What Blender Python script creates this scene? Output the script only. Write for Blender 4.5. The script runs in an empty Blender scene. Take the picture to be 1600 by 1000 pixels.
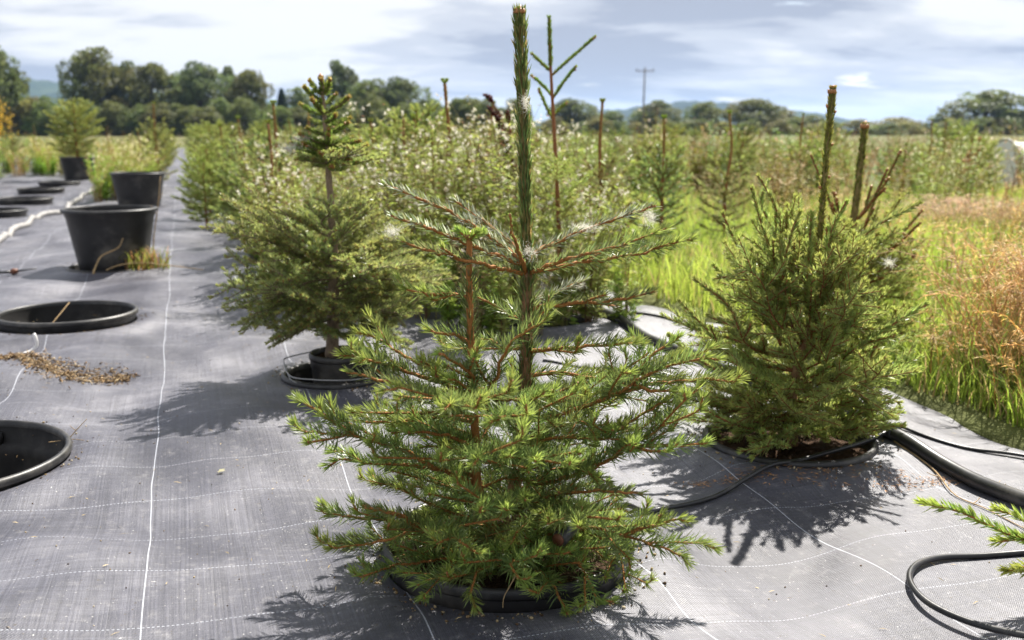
import bpy, math, random
import numpy as np
from mathutils import Matrix, Vector, Euler

rng = np.random.default_rng(7)
random.seed(7)
scene = bpy.context.scene
COL = scene.collection
R = math.radians

# ------------------------------------------------------------------ camera
cam_data = bpy.data.cameras.new('camera')
cam = bpy.data.objects.new('camera', cam_data)
COL.objects.link(cam)
cam.location = (0, 0, 0.75)
cam.rotation_euler = (R(90 - 10.735), 0, 0)
cam_data.sensor_width = 36.0
cam_data.lens = 35.01
cam_data.clip_start = 0.05
cam_data.clip_end = 20000
cam_data.dof.use_dof = True
cam_data.dof.focus_distance = 1.78
cam_data.dof.aperture_fstop = 4.8
scene.camera = cam

# ------------------------------------------------------------------ sky and sun
SUN_EL, SUN_AZ = 50.0, 27.0            # azimuth clockwise from +Y (the camera looks along +Y)
world = bpy.data.worlds.new('World')
scene.world = world
world.use_nodes = True
wn = world.node_tree.nodes
wl = world.node_tree.links
wn.clear()


def wnode(t, **kw):
    n = wn.new(t)
    for k, v in kw.items():
        setattr(n, k, v)
    return n


sky = wnode('ShaderNodeTexSky', sky_type='NISHITA', sun_disc=False)
sky.sun_elevation = R(SUN_EL)
sky.sun_rotation = R(SUN_AZ)
sky.air_density = 1.0
sky.dust_density = 1.5
tc = wnode('ShaderNodeTexCoord')
sep = wnode('ShaderNodeSeparateXYZ')
wl.new(tc.outputs['Generated'], sep.inputs[0])


def wmath(op, a, b=None, clamp=False):
    n = wnode('ShaderNodeMath', operation=op, use_clamp=clamp)
    for i, v in enumerate((a, b)):
        if v is None:
            continue
        if isinstance(v, (int, float)):
            n.inputs[i].default_value = v
        else:
            wl.new(v, n.inputs[i])
    return n.outputs[0]


zc = wmath('MAXIMUM', sep.outputs['Z'], 0.0)
den = wmath('ADD', zc, 0.20)
px = wmath('DIVIDE', sep.outputs['X'], den)
py = wmath('DIVIDE', sep.outputs['Y'], den)
comb = wnode('ShaderNodeCombineXYZ')
wl.new(px, comb.inputs[0])
wl.new(py, comb.inputs[1])


def wnoise(scale, detail, rough, dist, off):
    mp = wnode('ShaderNodeMapping')
    mp.inputs['Location'].default_value = off
    mp.inputs['Rotation'].default_value = (0, 0, R(-14))
    mp.inputs['Scale'].default_value = (0.75, 1.25, 1)
    wl.new(comb.outputs[0], mp.inputs[0])
    n = wnode('ShaderNodeTexNoise')
    n.inputs['Scale'].default_value = scale
    n.inputs['Detail'].default_value = detail
    n.inputs['Roughness'].default_value = rough
    n.inputs['Distortion'].default_value = dist
    wl.new(mp.outputs[0], n.inputs['Vector'])
    return n.outputs['Fac']


n1 = wnoise(1.05, 7, 0.48, 0.25, (1.9, 9.6, 0.0))
n2 = wnoise(2.4, 6, 0.55, 0.2, (12.6, -0.1, 4.0))
shade = wmath('ADD', wmath('MULTIPLY', n1, 0.58), wmath('MULTIPLY', n2, 0.42))
ramp = wnode('ShaderNodeValToRGB')
cr = ramp.color_ramp
cr.interpolation = 'EASE'
cr.elements[0].position = 0.41
cr.elements[0].color = (0.43, 0.465, 0.555, 1)
cr.elements[1].position = 0.575
cr.elements[1].color = (0.98, 0.98, 0.985, 1)
e = cr.elements.new(0.475)
e.color = (0.65, 0.68, 0.75, 1)
wl.new(shade, ramp.inputs[0])
cover = wnode('ShaderNodeMapRange', interpolation_type='SMOOTHSTEP')
cover.inputs['From Min'].default_value = 0.20
cover.inputs['From Max'].default_value = 0.34
wl.new(n2, cover.inputs['Value'])
bright = wnode('ShaderNodeMix', data_type='RGBA', blend_type='MULTIPLY')
bright.inputs['Factor'].default_value = 1.0
wl.new(ramp.outputs['Color'], bright.inputs['A'])
bright.inputs['B'].default_value = (3.75, 3.75, 3.75, 1)
mixs = wnode('ShaderNodeMix', data_type='RGBA')
wl.new(cover.outputs['Result'], mixs.inputs['Factor'])
wl.new(sky.outputs['Color'], mixs.inputs['A'])
wl.new(bright.outputs['Result'], mixs.inputs['B'])
bg = wnode('ShaderNodeBackground')
bg.inputs['Strength'].default_value = 0.12
wl.new(mixs.outputs['Result'], bg.inputs['Color'])
wout = wnode('ShaderNodeOutputWorld')
wl.new(bg.outputs[0], wout.inputs['Surface'])

sun_data = bpy.data.lights.new('sun', 'SUN')
sun_data.energy = 5.0
sun_data.angle = R(0.53)
sun_data.color = (1.0, 0.95, 0.87)
sun = bpy.data.objects.new('sun', sun_data)
COL.objects.link(sun)
sd = Vector((math.sin(R(SUN_AZ)) * math.cos(R(SUN_EL)), math.cos(R(SUN_AZ)) * math.cos(R(SUN_EL)), math.sin(R(SUN_EL))))
sun.rotation_euler = sd.to_track_quat('Z', 'Y').to_euler()
sun.location = sd * 20

vs = scene.view_settings
vs.view_transform = 'Standard'
vs.look = 'None'
vs.exposure = 1.2
vs.gamma = 1.0
vs.use_curve_mapping = False
scene.cycles.volume_bounces = 0
scene.cycles.max_bounces = 6
scene.cycles.diffuse_bounces = 3
scene.cycles.glossy_bounces = 2
scene.cycles.transmission_bounces = 3
scene.cycles.transparent_max_bounces = 4
scene.cycles.use_denoising = True


# ------------------------------------------------------------------ materials
def new_mat(name):
    m = bpy.data.materials.new(name)
    m.use_nodes = True
    nt = m.node_tree
    nt.nodes.clear()
    out = nt.nodes.new('ShaderNodeOutputMaterial')
    return m, nt, out


class NT:
    """small helper for node graphs"""

    def __init__(self, nt):
        self.nt = nt

    def n(self, t, ins=None, **kw):
        node = self.nt.nodes.new(t)
        for k, v in kw.items():
            setattr(node, k, v)
        for k, v in (ins or {}).items():
            self.set(node.inputs[k], v)
        return node

    def set(self, sock, v):
        if hasattr(v, 'is_output'):
            self.nt.links.new(v, sock)
        else:
            sock.default_value = v

    def math(self, op, a, b=0.0, c=None, clamp=False):
        node = self.nt.nodes.new('ShaderNodeMath')
        node.operation = op
        node.use_clamp = clamp
        self.set(node.inputs[0], a)
        self.set(node.inputs[1], b)
        if c is not None:
            self.set(node.inputs[2], c)
        return node.outputs[0]

    def mix(self, f, a, b, blend='MIX'):
        node = self.nt.nodes.new('ShaderNodeMix')
        node.data_type = 'RGBA'
        node.blend_type = blend
        self.set(node.inputs['Factor'], f)
        self.set(node.inputs['A'], a)
        self.set(node.inputs['B'], b)
        return node.outputs['Result']

    def noise(self, vec, scale, detail=4, rough=0.55, dist=0.0):
        node = self.n('ShaderNodeTexNoise', {'Scale': scale, 'Detail': detail, 'Roughness': rough, 'Distortion': dist})
        if vec is not None:
            self.set(node.inputs['Vector'], vec)
        return node.outputs['Fac']

    def ramp(self, f, stops, interp='LINEAR'):
        node = self.nt.nodes.new('ShaderNodeValToRGB')
        c = node.color_ramp
        c.interpolation = interp
        while len(c.elements) < len(stops):
            c.elements.new(0.5)
        for el, (p, col) in zip(c.elements, stops):
            el.position = p
            el.color = col if len(col) == 4 else (*col, 1)
        self.set(node.inputs[0], f)
        return node.outputs['Color']

    def smooth(self, v, lo, hi, a=0.0, b=1.0):
        node = self.n('ShaderNodeMapRange', {'From Min': lo, 'From Max': hi, 'To Min': a, 'To Max': b}, interpolation_type='SMOOTHSTEP')
        self.set(node.inputs['Value'], v)
        return node.outputs['Result']


def veg_mat(name, rough=0.5, trans=0.35, spec=0.4, gain=1.35):
    """plant tissue: colour from the 'Col' attribute, reflects and lets light through"""
    m, nt, out = new_mat(name)
    t = NT(nt)
    col = t.n('ShaderNodeAttribute', attribute_name='Col').outputs['Color']
    oi = t.n('ShaderNodeObjectInfo').outputs['Random']
    hue = t.n('ShaderNodeHueSaturation', {'Hue': t.math('ADD', t.math('MULTIPLY', oi, 0.03), 0.485),
                                          'Value': t.math('ADD', t.math('MULTIPLY', oi, 0.25), 0.88), 'Color': col}).outputs[0]
    p = t.n('ShaderNodeBsdfPrincipled', {'Base Color': hue, 'Roughness': rough, 'Specular IOR Level': spec})
    tr = t.n('ShaderNodeBsdfTranslucent', {'Color': t.mix(1.0, hue, (gain, gain * 0.97, gain * 0.85, 1), 'MULTIPLY')})
    ms = t.n('ShaderNodeMixShader', {0: trans, 1: p.outputs[0], 2: tr.outputs[0]})
    nt.links.new(ms.outputs[0], out.inputs['Surface'])
    return m


def simple_mat(name, color, rough=0.5, spec=0.5, var=0.15, scale=30.0, bump=0.0, metal=0.0, dust=0.0, detail=5):
    m, nt, out = new_mat(name)
    t = NT(nt)
    tcn = t.n('ShaderNodeTexCoord').outputs['Object']
    f = t.noise(tcn, scale, detail)
    lo = tuple(c * (1 - var) for c in color)
    hi = tuple(min(1, c * (1 + var)) for c in color)
    c = t.ramp(f, [(0.3, lo), (0.7, hi)])
    if dust > 0:
        f2 = t.noise(tcn, scale * 0.25, 6, 0.65)
        c = t.mix(t.smooth(f2, 0.48, 0.75, 0, dust), c, (0.36, 0.33, 0.28, 1))
    p = t.n('ShaderNodeBsdfPrincipled', {'Base Color': c, 'Roughness': rough, 'Specular IOR Level': spec, 'Metallic': metal})
    if bump > 0:
        b = t.n('ShaderNodeBump', {'Strength': bump, 'Distance': 0.01, 'Height': t.noise(tcn, scale * 3, 5)})
        nt.links.new(b.outputs[0], p.inputs['Normal'])
    nt.links.new(p.outputs[0], out.inputs['Surface'])
    return m


def bark_mat(name, c1, c2, scale=160, bump=0.6):
    m, nt, out = new_mat(name)
    t = NT(nt)
    tcn = t.n('ShaderNodeTexCoord').outputs['Object']
    mp = t.n('ShaderNodeMapping', {'Vector': tcn, 'Scale': (1, 1, 0.35)}).outputs[0]
    f = t.noise(mp, scale, 6, 0.65)
    c = t.ramp(f, [(0.3, c1), (0.68, c2)])
    p = t.n('ShaderNodeBsdfPrincipled', {'Base Color': c, 'Roughness': 0.75, 'Specular IOR Level': 0.25})
    b = t.n('ShaderNodeBump', {'Strength': bump, 'Distance': 0.003, 'Height': f})
    nt.links.new(b.outputs[0], p.inputs['Normal'])
    nt.links.new(p.outputs[0], out.inputs['Surface'])
    return m


M = {}
M['needle'] = veg_mat('spruce_needles', 0.38, 0.42, 0.5, 1.6)
M['leaf'] = veg_mat('leaf_tissue', 0.55, 0.42, 0.35)
M['weed'] = veg_mat('weed_tissue', 0.6, 0.42, 0.3)
M['crown'] = veg_mat('tree_crown_leaf', 0.6, 0.40, 0.3, 1.4)
M['fluff'] = veg_mat('seed_fluff_hair', 0.8, 0.5, 0.2, 1.0)
M['twig'] = bark_mat('orange_shoot_bark', (0.20, 0.075, 0.022), (0.46, 0.205, 0.06), 420, 0.5)
M['redtwig'] = bark_mat('reddish_shoot_bark', (0.15, 0.055, 0.025), (0.36, 0.15, 0.06), 420, 0.5)
M['bark'] = bark_mat('spruce_stem_bark', (0.15, 0.075, 0.035), (0.36, 0.21, 0.11), 150, 0.8)
M['leader'] = bark_mat('green_leader_bark', (0.13, 0.105, 0.038), (0.29, 0.215, 0.08), 260, 0.6)
M['firbark'] = bark_mat('fir_stem_bark', (0.15, 0.105, 0.07), (0.34, 0.25, 0.17), 140, 0.7)
M['fartrunk'] = bark_mat('far_tree_bark', (0.06, 0.05, 0.04), (0.14, 0.12, 0.09), 3, 0.3)
M['bud'] = simple_mat('resin_bud', (0.36, 0.16, 0.06), 0.5, 0.4, 0.3, 600)
M['pot'] = simple_mat('black_pot_plastic', (0.017, 0.0165, 0.017), 0.45, 0.5, 0.25, 18, 0.08, 0, 0.30)
M['potin'] = simple_mat('black_pot_inside', (0.014, 0.013, 0.013), 0.6, 0.3, 0.3, 20, 0.05, 0, 0.1)
M['hose'] = simple_mat('black_pipe_plastic', (0.022, 0.022, 0.023), 0.36, 0.5, 0.2, 40, 0.03, 0, 0.16)
M['whitehose'] = simple_mat('grey_flat_hose', (0.27, 0.26, 0.25), 0.6, 0.4, 0.2, 14, 0.2)
M['soil'] = simple_mat('potting_soil', (0.075, 0.045, 0.028), 0.9, 0.1, 0.55, 90, 1.0)
M['chip'] = veg_mat('bark_chips', 0.85, 0.0, 0.15)
M['straw'] = simple_mat('dry_stalk', (0.42, 0.29, 0.15), 0.7, 0.2, 0.3, 60)
M['whiteplastic'] = simple_mat('white_plastic', (0.78, 0.76, 0.74), 0.4, 0.5, 0.06, 30)
M['wire'] = simple_mat('galvanised_wire', (0.42, 0.42, 0.42), 0.35, 0.5, 0.15, 200, 0, 0.8)
M['rust'] = simple_mat('rusty_brown_plastic', (0.15, 0.055, 0.028), 0.5, 0.4, 0.3, 120)
M['pole'] = simple_mat('weathered_pole', (0.17, 0.15, 0.13), 0.8, 0.2, 0.2, 4)
M['film'] = simple_mat('polytunnel_film', (0.80, 0.80, 0.80), 0.4, 0.4, 0.05, 2)


# ------------------------------------------------------------------ mesh helpers
class MB:
    def __init__(self):
        self.V, self.F, self.C, self.n = [], [], [], 0

    def add(self, v, f, col=None):
        v = np.asarray(v, dtype=np.float32).reshape(-1, 3)
        f = np.asarray(f, dtype=np.int64)
        self.V.append(v)
        self.F.append(f + self.n)
        if col is None:
            c = np.full((len(v), 3), 0.5, dtype=np.float32)
        else:
            c = np.asarray(col, dtype=np.float32)
            if c.ndim == 1:
                c = np.tile(c, (len(v), 1))
        self.C.append(c)
        self.n += len(v)

    def merge(self, other, mat3=None, off=None, tint=None):
        if not other.V:
            return
        if not isinstance(other.V, np.ndarray):
            pass
        v = np.concatenate(other.V)
        if mat3 is not None:
            v = v @ np.asarray(mat3).T
        if off is not None:
            v = v + np.asarray(off)
        c = np.concatenate(other.C)
        if tint is not None:
            c = np.clip(c * np.asarray(tint), 0, 1)
        self.V.append(v.astype(np.float32))
        self.C.append(c)
        for f in other.F:
            self.F.append(f + self.n)
        self.n += len(v)

    def mesh(self, name, mat, smooth=True):
        me = bpy.data.meshes.new(name)
        if self.n:
            v = np.concatenate(self.V)
            tri = [f for f in self.F if f.shape[1] == 3]
            quad = [f for f in self.F if f.shape[1] == 4]
            big = [f for f in self.F if f.shape[1] > 4]
            groups = []
            if tri:
                groups.append(np.concatenate(tri))
            if quad:
                groups.append(np.concatenate(quad))
            groups += big
            tot = np.concatenate([np.full(len(g), g.shape[1]) for g in groups])
            idx = np.concatenate([g.ravel() for g in groups])
            me.vertices.add(len(v))
            me.vertices.foreach_set('co', v.ravel())
            me.loops.add(len(idx))
            me.loops.foreach_set('vertex_index', idx.astype(np.int32))
            me.polygons.add(len(tot))
            st = np.concatenate([[0], np.cumsum(tot)[:-1]])
            me.polygons.foreach_set('loop_start', st.astype(np.int32))
            if smooth:
                me.polygons.foreach_set('use_smooth', np.ones(len(tot), dtype=bool))
            me.update(calc_edges=True)
            at = me.attributes.new('Col', 'FLOAT_COLOR', 'POINT')
            c = np.concatenate(self.C)
            c4 = np.ones((len(c), 4), dtype=np.float32)
            c4[:, :3] = c
            at.data.foreach_set('color', c4.ravel())
        me.materials.append(mat)
        return me

    def build(self, name, mat, parent=None, smooth=True, kind=None):
        o = bpy.data.objects.new(name, self.mesh(name, mat, smooth))
        COL.objects.link(o)
        if parent is not None:
            o.parent = parent
        if kind:
            o['kind'] = kind
        return o


def tag(o, label=None, cat=None, group=None, kind=None):
    for k, v in (('label', label), ('category', cat), ('group', group), ('kind', kind)):
        if v:
            o[k] = v
    return o


def thing(name, label, cat, loc=(0, 0, 0), rz=0.0, group=None):
    o = bpy.data.objects.new(name, None)
    o.empty_display_size = 0.05
    COL.objects.link(o)
    o.location = loc
    o.rotation_euler = (0, 0, rz)
    return tag(o, label, cat, group)


def copy_tree(o, parent=None):
    c = o.copy()
    COL.objects.link(c)
    c.parent = parent
    for ch in o.children:
        copy_tree(ch, c)
    return c


def norm(a):
    a = np.asarray(a, dtype=float)
    return a / np.maximum(np.linalg.norm(a, axis=-1, keepdims=True), 1e-9)


def spline(pts, n):
    """Catmull-Rom through pts, resampled to n points"""
    p = np.asarray(pts, dtype=float)
    if len(p) == 2:
        t = np.linspace(0, 1, n)[:, None]
        return p[0] * (1 - t) + p[1] * t
    q = np.vstack([2 * p[0] - p[1], p, 2 * p[-1] - p[-2]])
    out = []
    k = 12
    for i in range(1, len(q) - 2):
        t = np.linspace(0, 1, k, endpoint=False)[:, None]
        a, b, c, d = q[i - 1], q[i], q[i + 1], q[i + 2]
        out.append(0.5 * ((2 * b) + (-a + c) * t + (2 * a - 5 * b + 4 * c - d) * t ** 2 + (-a + 3 * b - 3 * c + d) * t ** 3))
    out.append(p[-1:])
    o = np.vstack(out)
    s = np.concatenate([[0], np.cumsum(np.linalg.norm(np.diff(o, axis=0), axis=1))])
    u = np.linspace(0, s[-1], n)
    return np.stack([np.interp(u, s, o[:, j]) for j in range(3)], 1)


def frames(p):
    t = norm(np.gradient(p, axis=0))
    ref = np.array([0, 0, 1.0])
    if abs(t[:, 2]).mean() > 0.8:
        ref = np.array([1.0, 0, 0])
    b = norm(np.cross(t, ref))
    n = np.cross(b, t)
    return t, n, b


def tube(mb, p, r, sides=6, cap=True, col=None, jitter=0.0):
    p = np.asarray(p, dtype=float)
    m = len(p)
    r = np.broadcast_to(np.asarray(r, dtype=float), (m,))
    t, n, b = frames(p)
    a = np.arange(sides) / sides * 2 * np.pi
    rr = r[:, None] * (1 + (rng.normal(0, jitter, (m, sides)) if jitter else 0))
    v = p[:, None, :] + rr[..., None] * (np.cos(a)[None, :, None] * n[:, None, :] + np.sin(a)[None, :, None] * b[:, None, :])
    i = np.arange(m - 1)[:, None] * sides
    k = np.arange(sides)[None, :]
    k2 = (k + 1) % sides
    f = np.stack([i + k, i + k2, i + sides + k2, i + sides + k], -1).reshape(-1, 4)
    v = v.reshape(-1, 3)
    if cap:
        base = len(v)
        v = np.vstack([v, p[:1], p[-1:]])
        kk = np.arange(sides)
        f3 = np.concatenate([np.stack([np.full(sides, base), (kk + 1) % sides, kk], 1),
                             np.stack([np.full(sides, base + 1), (m - 1) * sides + kk, (m - 1) * sides + (kk + 1) % sides], 1)])
        n0 = mb.n
        mb.add(v, f, col)
        mb.F.append(f3 + n0)
    else:
        mb.add(v, f, col)


def blob(mb, c, r, col=None, squash=(1, 1, 1), axis=None):
    """small pointed bud / ball: octahedron subdivided once"""
    v = np.array([(0, 0, 1.25), (1, 0, 0.1), (0.31, 0.95, 0.1), (-0.81, 0.59, 0.1), (-0.81, -0.59, 0.1), (0.31, -0.95, 0.1),
                  (0.8, 0.58, -0.62), (-0.3, 0.95, -0.62), (-1, 0, -0.62), (-0.3, -0.95, -0.62), (0.8, -0.58, -0.62), (0, 0, -1)])
    f = [(0, 1, 2), (0, 2, 3), (0, 3, 4), (0, 4, 5), (0, 5, 1), (1, 6, 2), (2, 7, 3), (3, 8, 4), (4, 9, 5), (5, 10, 1),
         (6, 7, 2), (7, 8, 3), (8, 9, 4), (9, 10, 5), (10, 6, 1), (11, 7, 6), (11, 8, 7), (11, 9, 8), (11, 10, 9), (11, 6, 10)]
    v = v * np.asarray(squash) * r
    if axis is not None:
        q = Vector((0, 0, 1)).rotation_difference(Vector(axis)).to_matrix()
        v = v @ np.array(q).T
    mb.add(v + np.asarray(c), np.array(f), col)


def lathe(mb, prof, sides=48, col=None, closed=False):
    prof = np.asarray(prof, dtype=float)
    a = np.arange(sides) / sides * 2 * np.pi
    v = np.stack([prof[:, None, 0] * np.cos(a), prof[:, None, 0] * np.sin(a), np.repeat(prof[:, 1:2], sides, 1)], -1).reshape(-1, 3)
    i = np.arange(len(prof) - 1)[:, None] * sides
    k = np.arange(sides)[None, :]
    k2 = (k + 1) % sides
    f = np.stack([i + k, i + k2, i + sides + k2, i + sides + k], -1).reshape(-1, 4)
    mb.add(v, f, col)


def disc(mb, r, z, sides=48, rough=0.0, rings=6):
    rs = np.linspace(0, r, rings + 1)[1:]
    a = np.arange(sides) / sides * 2 * np.pi
    v = [np.array([[0, 0, z]])]
    for q in rs:
        v.append(np.stack([q * np.cos(a), q * np.sin(a), z + rng.normal(0, rough, sides) if rough else np.full(sides, z)], 1))
    v = np.vstack(v)
    k = np.arange(sides)
    k2 = (k + 1) % sides
    n0 = mb.n
    mb.add(v, np.stack([np.zeros(sides, int), 1 + k, 1 + k2], 1))
    for j in range(rings - 1):
        o = n0 + 1 + j * sides
        mb.F.append(np.stack([o + k, o + sides + k, o + sides + k2, o + k2], 1))


def needles(mb, p, dens, L, w, ang=(52, 10), col=(0.05, 0.105, 0.03), tip=(0.2, 0.3, 0.06), tip_len=0.03, up=0.25, start=0.0,
            under=0.45, segs=1, end_ang=22, cvar=0.22, white=0.0, rstem=0.0015, lend=0.75, bend=0.0):
    """needles all round a shoot p (polyline), swept forward, thinner below"""
    p = np.asarray(p, dtype=float)
    seg = np.linalg.norm(np.diff(p, axis=0), axis=1)
    s = np.concatenate([[0], np.cumsum(seg)])
    tot = s[-1]
    n = max(4, int(tot * (1 - start) * dens))
    u = np.sort(rng.uniform(tot * start, tot, n))
    nt = max(6, int(dens * 0.012))
    u = np.concatenate([u, np.full(nt, tot) - np.abs(rng.normal(0, 0.0015, nt))])
    n = len(u)
    P0 = np.stack([np.interp(u, s, p[:, j]) for j in range(3)], 1)
    t, nn, bb = frames(p)
    T = norm(np.stack([np.interp(u, s, t[:, j]) for j in range(3)], 1))
    N = norm(np.stack([np.interp(u, s, nn[:, j]) for j in range(3)], 1))
    B = np.cross(T, N)
    phi = rng.uniform(0, 2 * np.pi, n)
    low = (np.cos(phi) < -0.35) & (rng.uniform(0, 1, n) > under)
    phi[low] = rng.uniform(-1.9, 1.9, low.sum())
    dist_tip = tot - u
    a = rng.normal(ang[0], ang[1], n)
    k = np.clip(dist_tip / 0.02, 0, 1)
    a = np.radians(a * k + (1 - k) * rng.uniform(4, end_ang * 2, n))
    side = np.cos(phi)[:, None] * N + np.sin(phi)[:, None] * B
    D = norm(np.cos(a)[:, None] * T + np.sin(a)[:, None] * side + np.array([0, 0, 1.0]) * up * np.sin(a)[:, None])
    ll = L * rng.uniform(0.72, 1.12, n) * (lend + (1 - lend) * np.clip(dist_tip / 0.03, 0, 1))
    P0 = P0 + side * rstem
    e1 = norm(np.cross(D, norm(rng.normal(size=(n, 3)))))
    e2 = np.cross(D, e1)
    cc = np.asarray(col)[None, :] * np.exp(rng.normal(0, cvar, (n, 1))) * (1 + rng.normal(0, 0.06, (n, 3)))
    f = (np.clip(1 - dist_tip / tip_len, 0, 1) ** 0.8)[:, None] if tip_len > 0 else np.zeros((n, 1))
    cc = cc * (1 - f) + np.asarray(tip)[None, :] * f * np.exp(rng.normal(0, 0.15, (n, 1)))
    if white > 0:
        wsel = rng.uniform(0, 1, n) < white
        cc[wsel] = np.array([0.42, 0.46, 0.38]) * rng.uniform(0.6, 1.2, (wsel.sum(), 1))
    # flat blade: two points at the base, two at the widest place, one at the tip
    bv = (np.array([0, 0, 1.0])[None, :] * bend + T * 0.22 * np.sin(a)[:, None]) * ll[:, None]
    ww = (w * 1.35) * rng.uniform(0.8, 1.2, n)[:, None]
    md = P0 + D * (ll * 0.5)[:, None] + bv * 0.25
    tipv = P0 + D * ll[:, None] + bv
    v = np.stack([P0 - e1 * ww * 0.6, P0 + e1 * ww * 0.6, md + e1 * ww, md - e1 * ww, tipv], 1)
    off = (np.arange(n) * 5)[:, None, None]
    n0 = mb.n
    mb.add(v.reshape(-1, 3), (np.array([(3, 2, 4)])[None] + off).reshape(-1, 3), np.repeat(np.clip(cc, 0, 1), 5, 0))
    mb.F.append((np.array([(0, 1, 2, 3)])[None] + off).reshape(-1, 4) + n0)


def rot_about(v, axis, ang):
    axis = norm(axis)
    return v * math.cos(ang) + np.cross(axis, v) * math.sin(ang) + axis * np.dot(axis, v) * (1 - math.cos(ang))


# ------------------------------------------------------------------ the setting
ROW = R(18.1)
CU, SU = math.cos(ROW), math.sin(ROW)


def to_world(u, v):
    return CU * u - SU * v, SU * u + CU * v


def to_row(x, y):
    return CU * x + SU * y, -SU * x + CU * y


# pots sunk flush with the fabric: (u, v, radius)
HOLES = {'hero': (0.511, 1.582, 0.222), 'near': (-0.570, 2.445, 0.285), 'left': (-0.468, 4.243, 0.262), 'stand': (-0.393, 5.93, 0.25),
         'fir': (0.42, 3.03, 0.168), 'right': (1.375, 2.02, 0.205), 'r0': (-1.60, 9.78, 0.27), 'r1': (-1.573, 11.43, 0.27),
         'r2': (-1.654, 13.37, 0.27), 'r3': (-1.62, 15.0, 0.28), 'weed': (1.33, 3.75, 0.23)}
FU0, FU1, FV0, FV1 = -4.4, 1.95, -1.2, 46.0


def fabric_z(u, v):
    u = np.asarray(u, dtype=float)
    v = np.asarray(v, dtype=float)
    z = 0.014 * np.sin(1.9 * u + 1.1 * v + 0.5) + 0.012 * np.sin(5.1 * v + 1.4 * np.sin(2.3 * u) + 0.6) * np.cos(1.3 * u)
    z = z + 0.0085 * np.sin(6.7 * u - 2.3 * v + 1.0) + 0.0065 * np.sin(12.5 * u + 3.1 * v + 2.0 * np.sin(1.7 * v)) + 0.0022 * np.sin(19.0 * v + 7.0 * u)
    z = z + 0.0115 * np.sin(9.0 * v - 4.0 * u + 1.5 * np.sin(5 * u)) * np.cos(3.1 * u + 1.0) + 0.0070 * np.sin(15.0 * v + 6.0 * np.sin(3.3 * u)) * np.sin(4.1 * u)
    z = z + 0.0016 * np.sin(31.0 * u + 9.0 * np.sin(2.2 * v)) * np.sin(5.0 * v + 2.0 * u)
    # lips of cloth round the pots and a ridge by the spilled compost
    for (hu, hv, hr) in HOLES.values():
        d = np.hypot(u - hu, v - hv) - hr
        z = z * (1 - 0.85 * np.exp(-(np.maximum(d, 0) / 0.10) ** 2)) + 0.014 * np.exp(-((d - 0.05) / 0.06) ** 2)
    z = z + 0.030 * np.exp(-(((u + 0.43) / 0.28) ** 2 + ((v - 3.36) / 0.20) ** 2))
    z = z - 0.016 * np.exp(-(((u + 0.25) / 0.16) ** 2 + ((v - 3.0) / 0.25) ** 2))
    edge = np.minimum(FU1 - u, u - FU0)
    z = z - 0.02 * np.clip(1 - edge / 0.08, 0, 1)
    return z


def axis_pts(marks):
    out = [marks[0][0]]
    for (a, step_a), (b, step_b) in zip(marks[:-1], marks[1:]):
        x = a
        while x < b - 1e-6:
            t = (x - a) / (b - a)
            x = min(b, x + step_a * (1 - t) + step_b * t)
            out.append(x)
    return np.array(out)


us = axis_pts([(FU0, 0.10), (-1.3, 0.05), (-1.0, 0.018), (FU1, 0.018)])
vsx = axis_pts([(FV0, 0.2), (0.8, 0.03), (1.0, 0.018), (4.6, 0.020), (6.4, 0.03), (16, 0.09), (FV1, 0.6)])
gu, gv = np.meshgrid(us, vsx, indexing='ij')
nu, nv = gu.shape
U0, V0 = gu.copy(), gv.copy()
inside = np.zeros(gu.shape, bool)
for (hu, hv, hr) in HOLES.values():
    rr = hr - 0.004
    du, dv = U0 - hu, V0 - hv
    d = np.hypot(du, dv)
    ins = d < rr
    inside |= ins
    k = np.where(ins, rr / np.maximum(d, 1e-6), 1.0)
    gu = np.where(ins, hu + du * k, gu)
    gv = np.where(ins, hv + dv * k, gv)
gz = fabric_z(gu, gv)
ii = np.arange(nu * nv).reshape(nu, nv)
fq = np.stack([ii[:-1, :-1], ii[1:, :-1], ii[1:, 1:], ii[:-1, 1:]], -1).reshape(-1, 4)
keep = ~inside.ravel()[fq].all(1)
mb = MB()
mb.add(np.stack([gu, gv, gz], -1).reshape(-1, 3), fq[keep])

m, nt, out = new_mat('woven_ground_cover')
t = NT(nt)
ob = t.n('ShaderNodeTexCoord').outputs['Object']
sp = t.n('ShaderNodeSeparateXYZ', {0: ob})
X, Y = sp.outputs['X'], sp.outputs['Y']
wob = t.math('MULTIPLY', t.math('SUBTRACT', t.noise(ob, 1.7, 2), 0.5), 0.03)


def lines(c, period, phase, half):
    a = t.math('ADD', c, phase)
    a = t.math('SUBTRACT', t.math('FRACT', t.math('DIVIDE', a, period)), 0.5)
    a = t.math('ABSOLUTE', t.math('MULTIPLY', a, period))
    return t.math('LESS_THAN', a, half)


beadv = t.math('ADD', t.math('MULTIPLY', t.math('SINE', t.math('MULTIPLY', Y, 1150.0)), 0.35), 0.75, clamp=True)
beadu = t.math('GREATER_THAN', t.math('SINE', t.math('MULTIPLY', X, 900.0)), -0.25)
ln_u = t.math('MULTIPLY', lines(t.math('ADD', X, wob), 0.408, 0.304, 0.00105), beadv)
ln_v = t.math('MULTIPLY', lines(t.math('ADD', Y, wob), 0.205, 0.06, 0.0009), t.math('MULTIPLY', beadu, 0.75))
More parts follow.
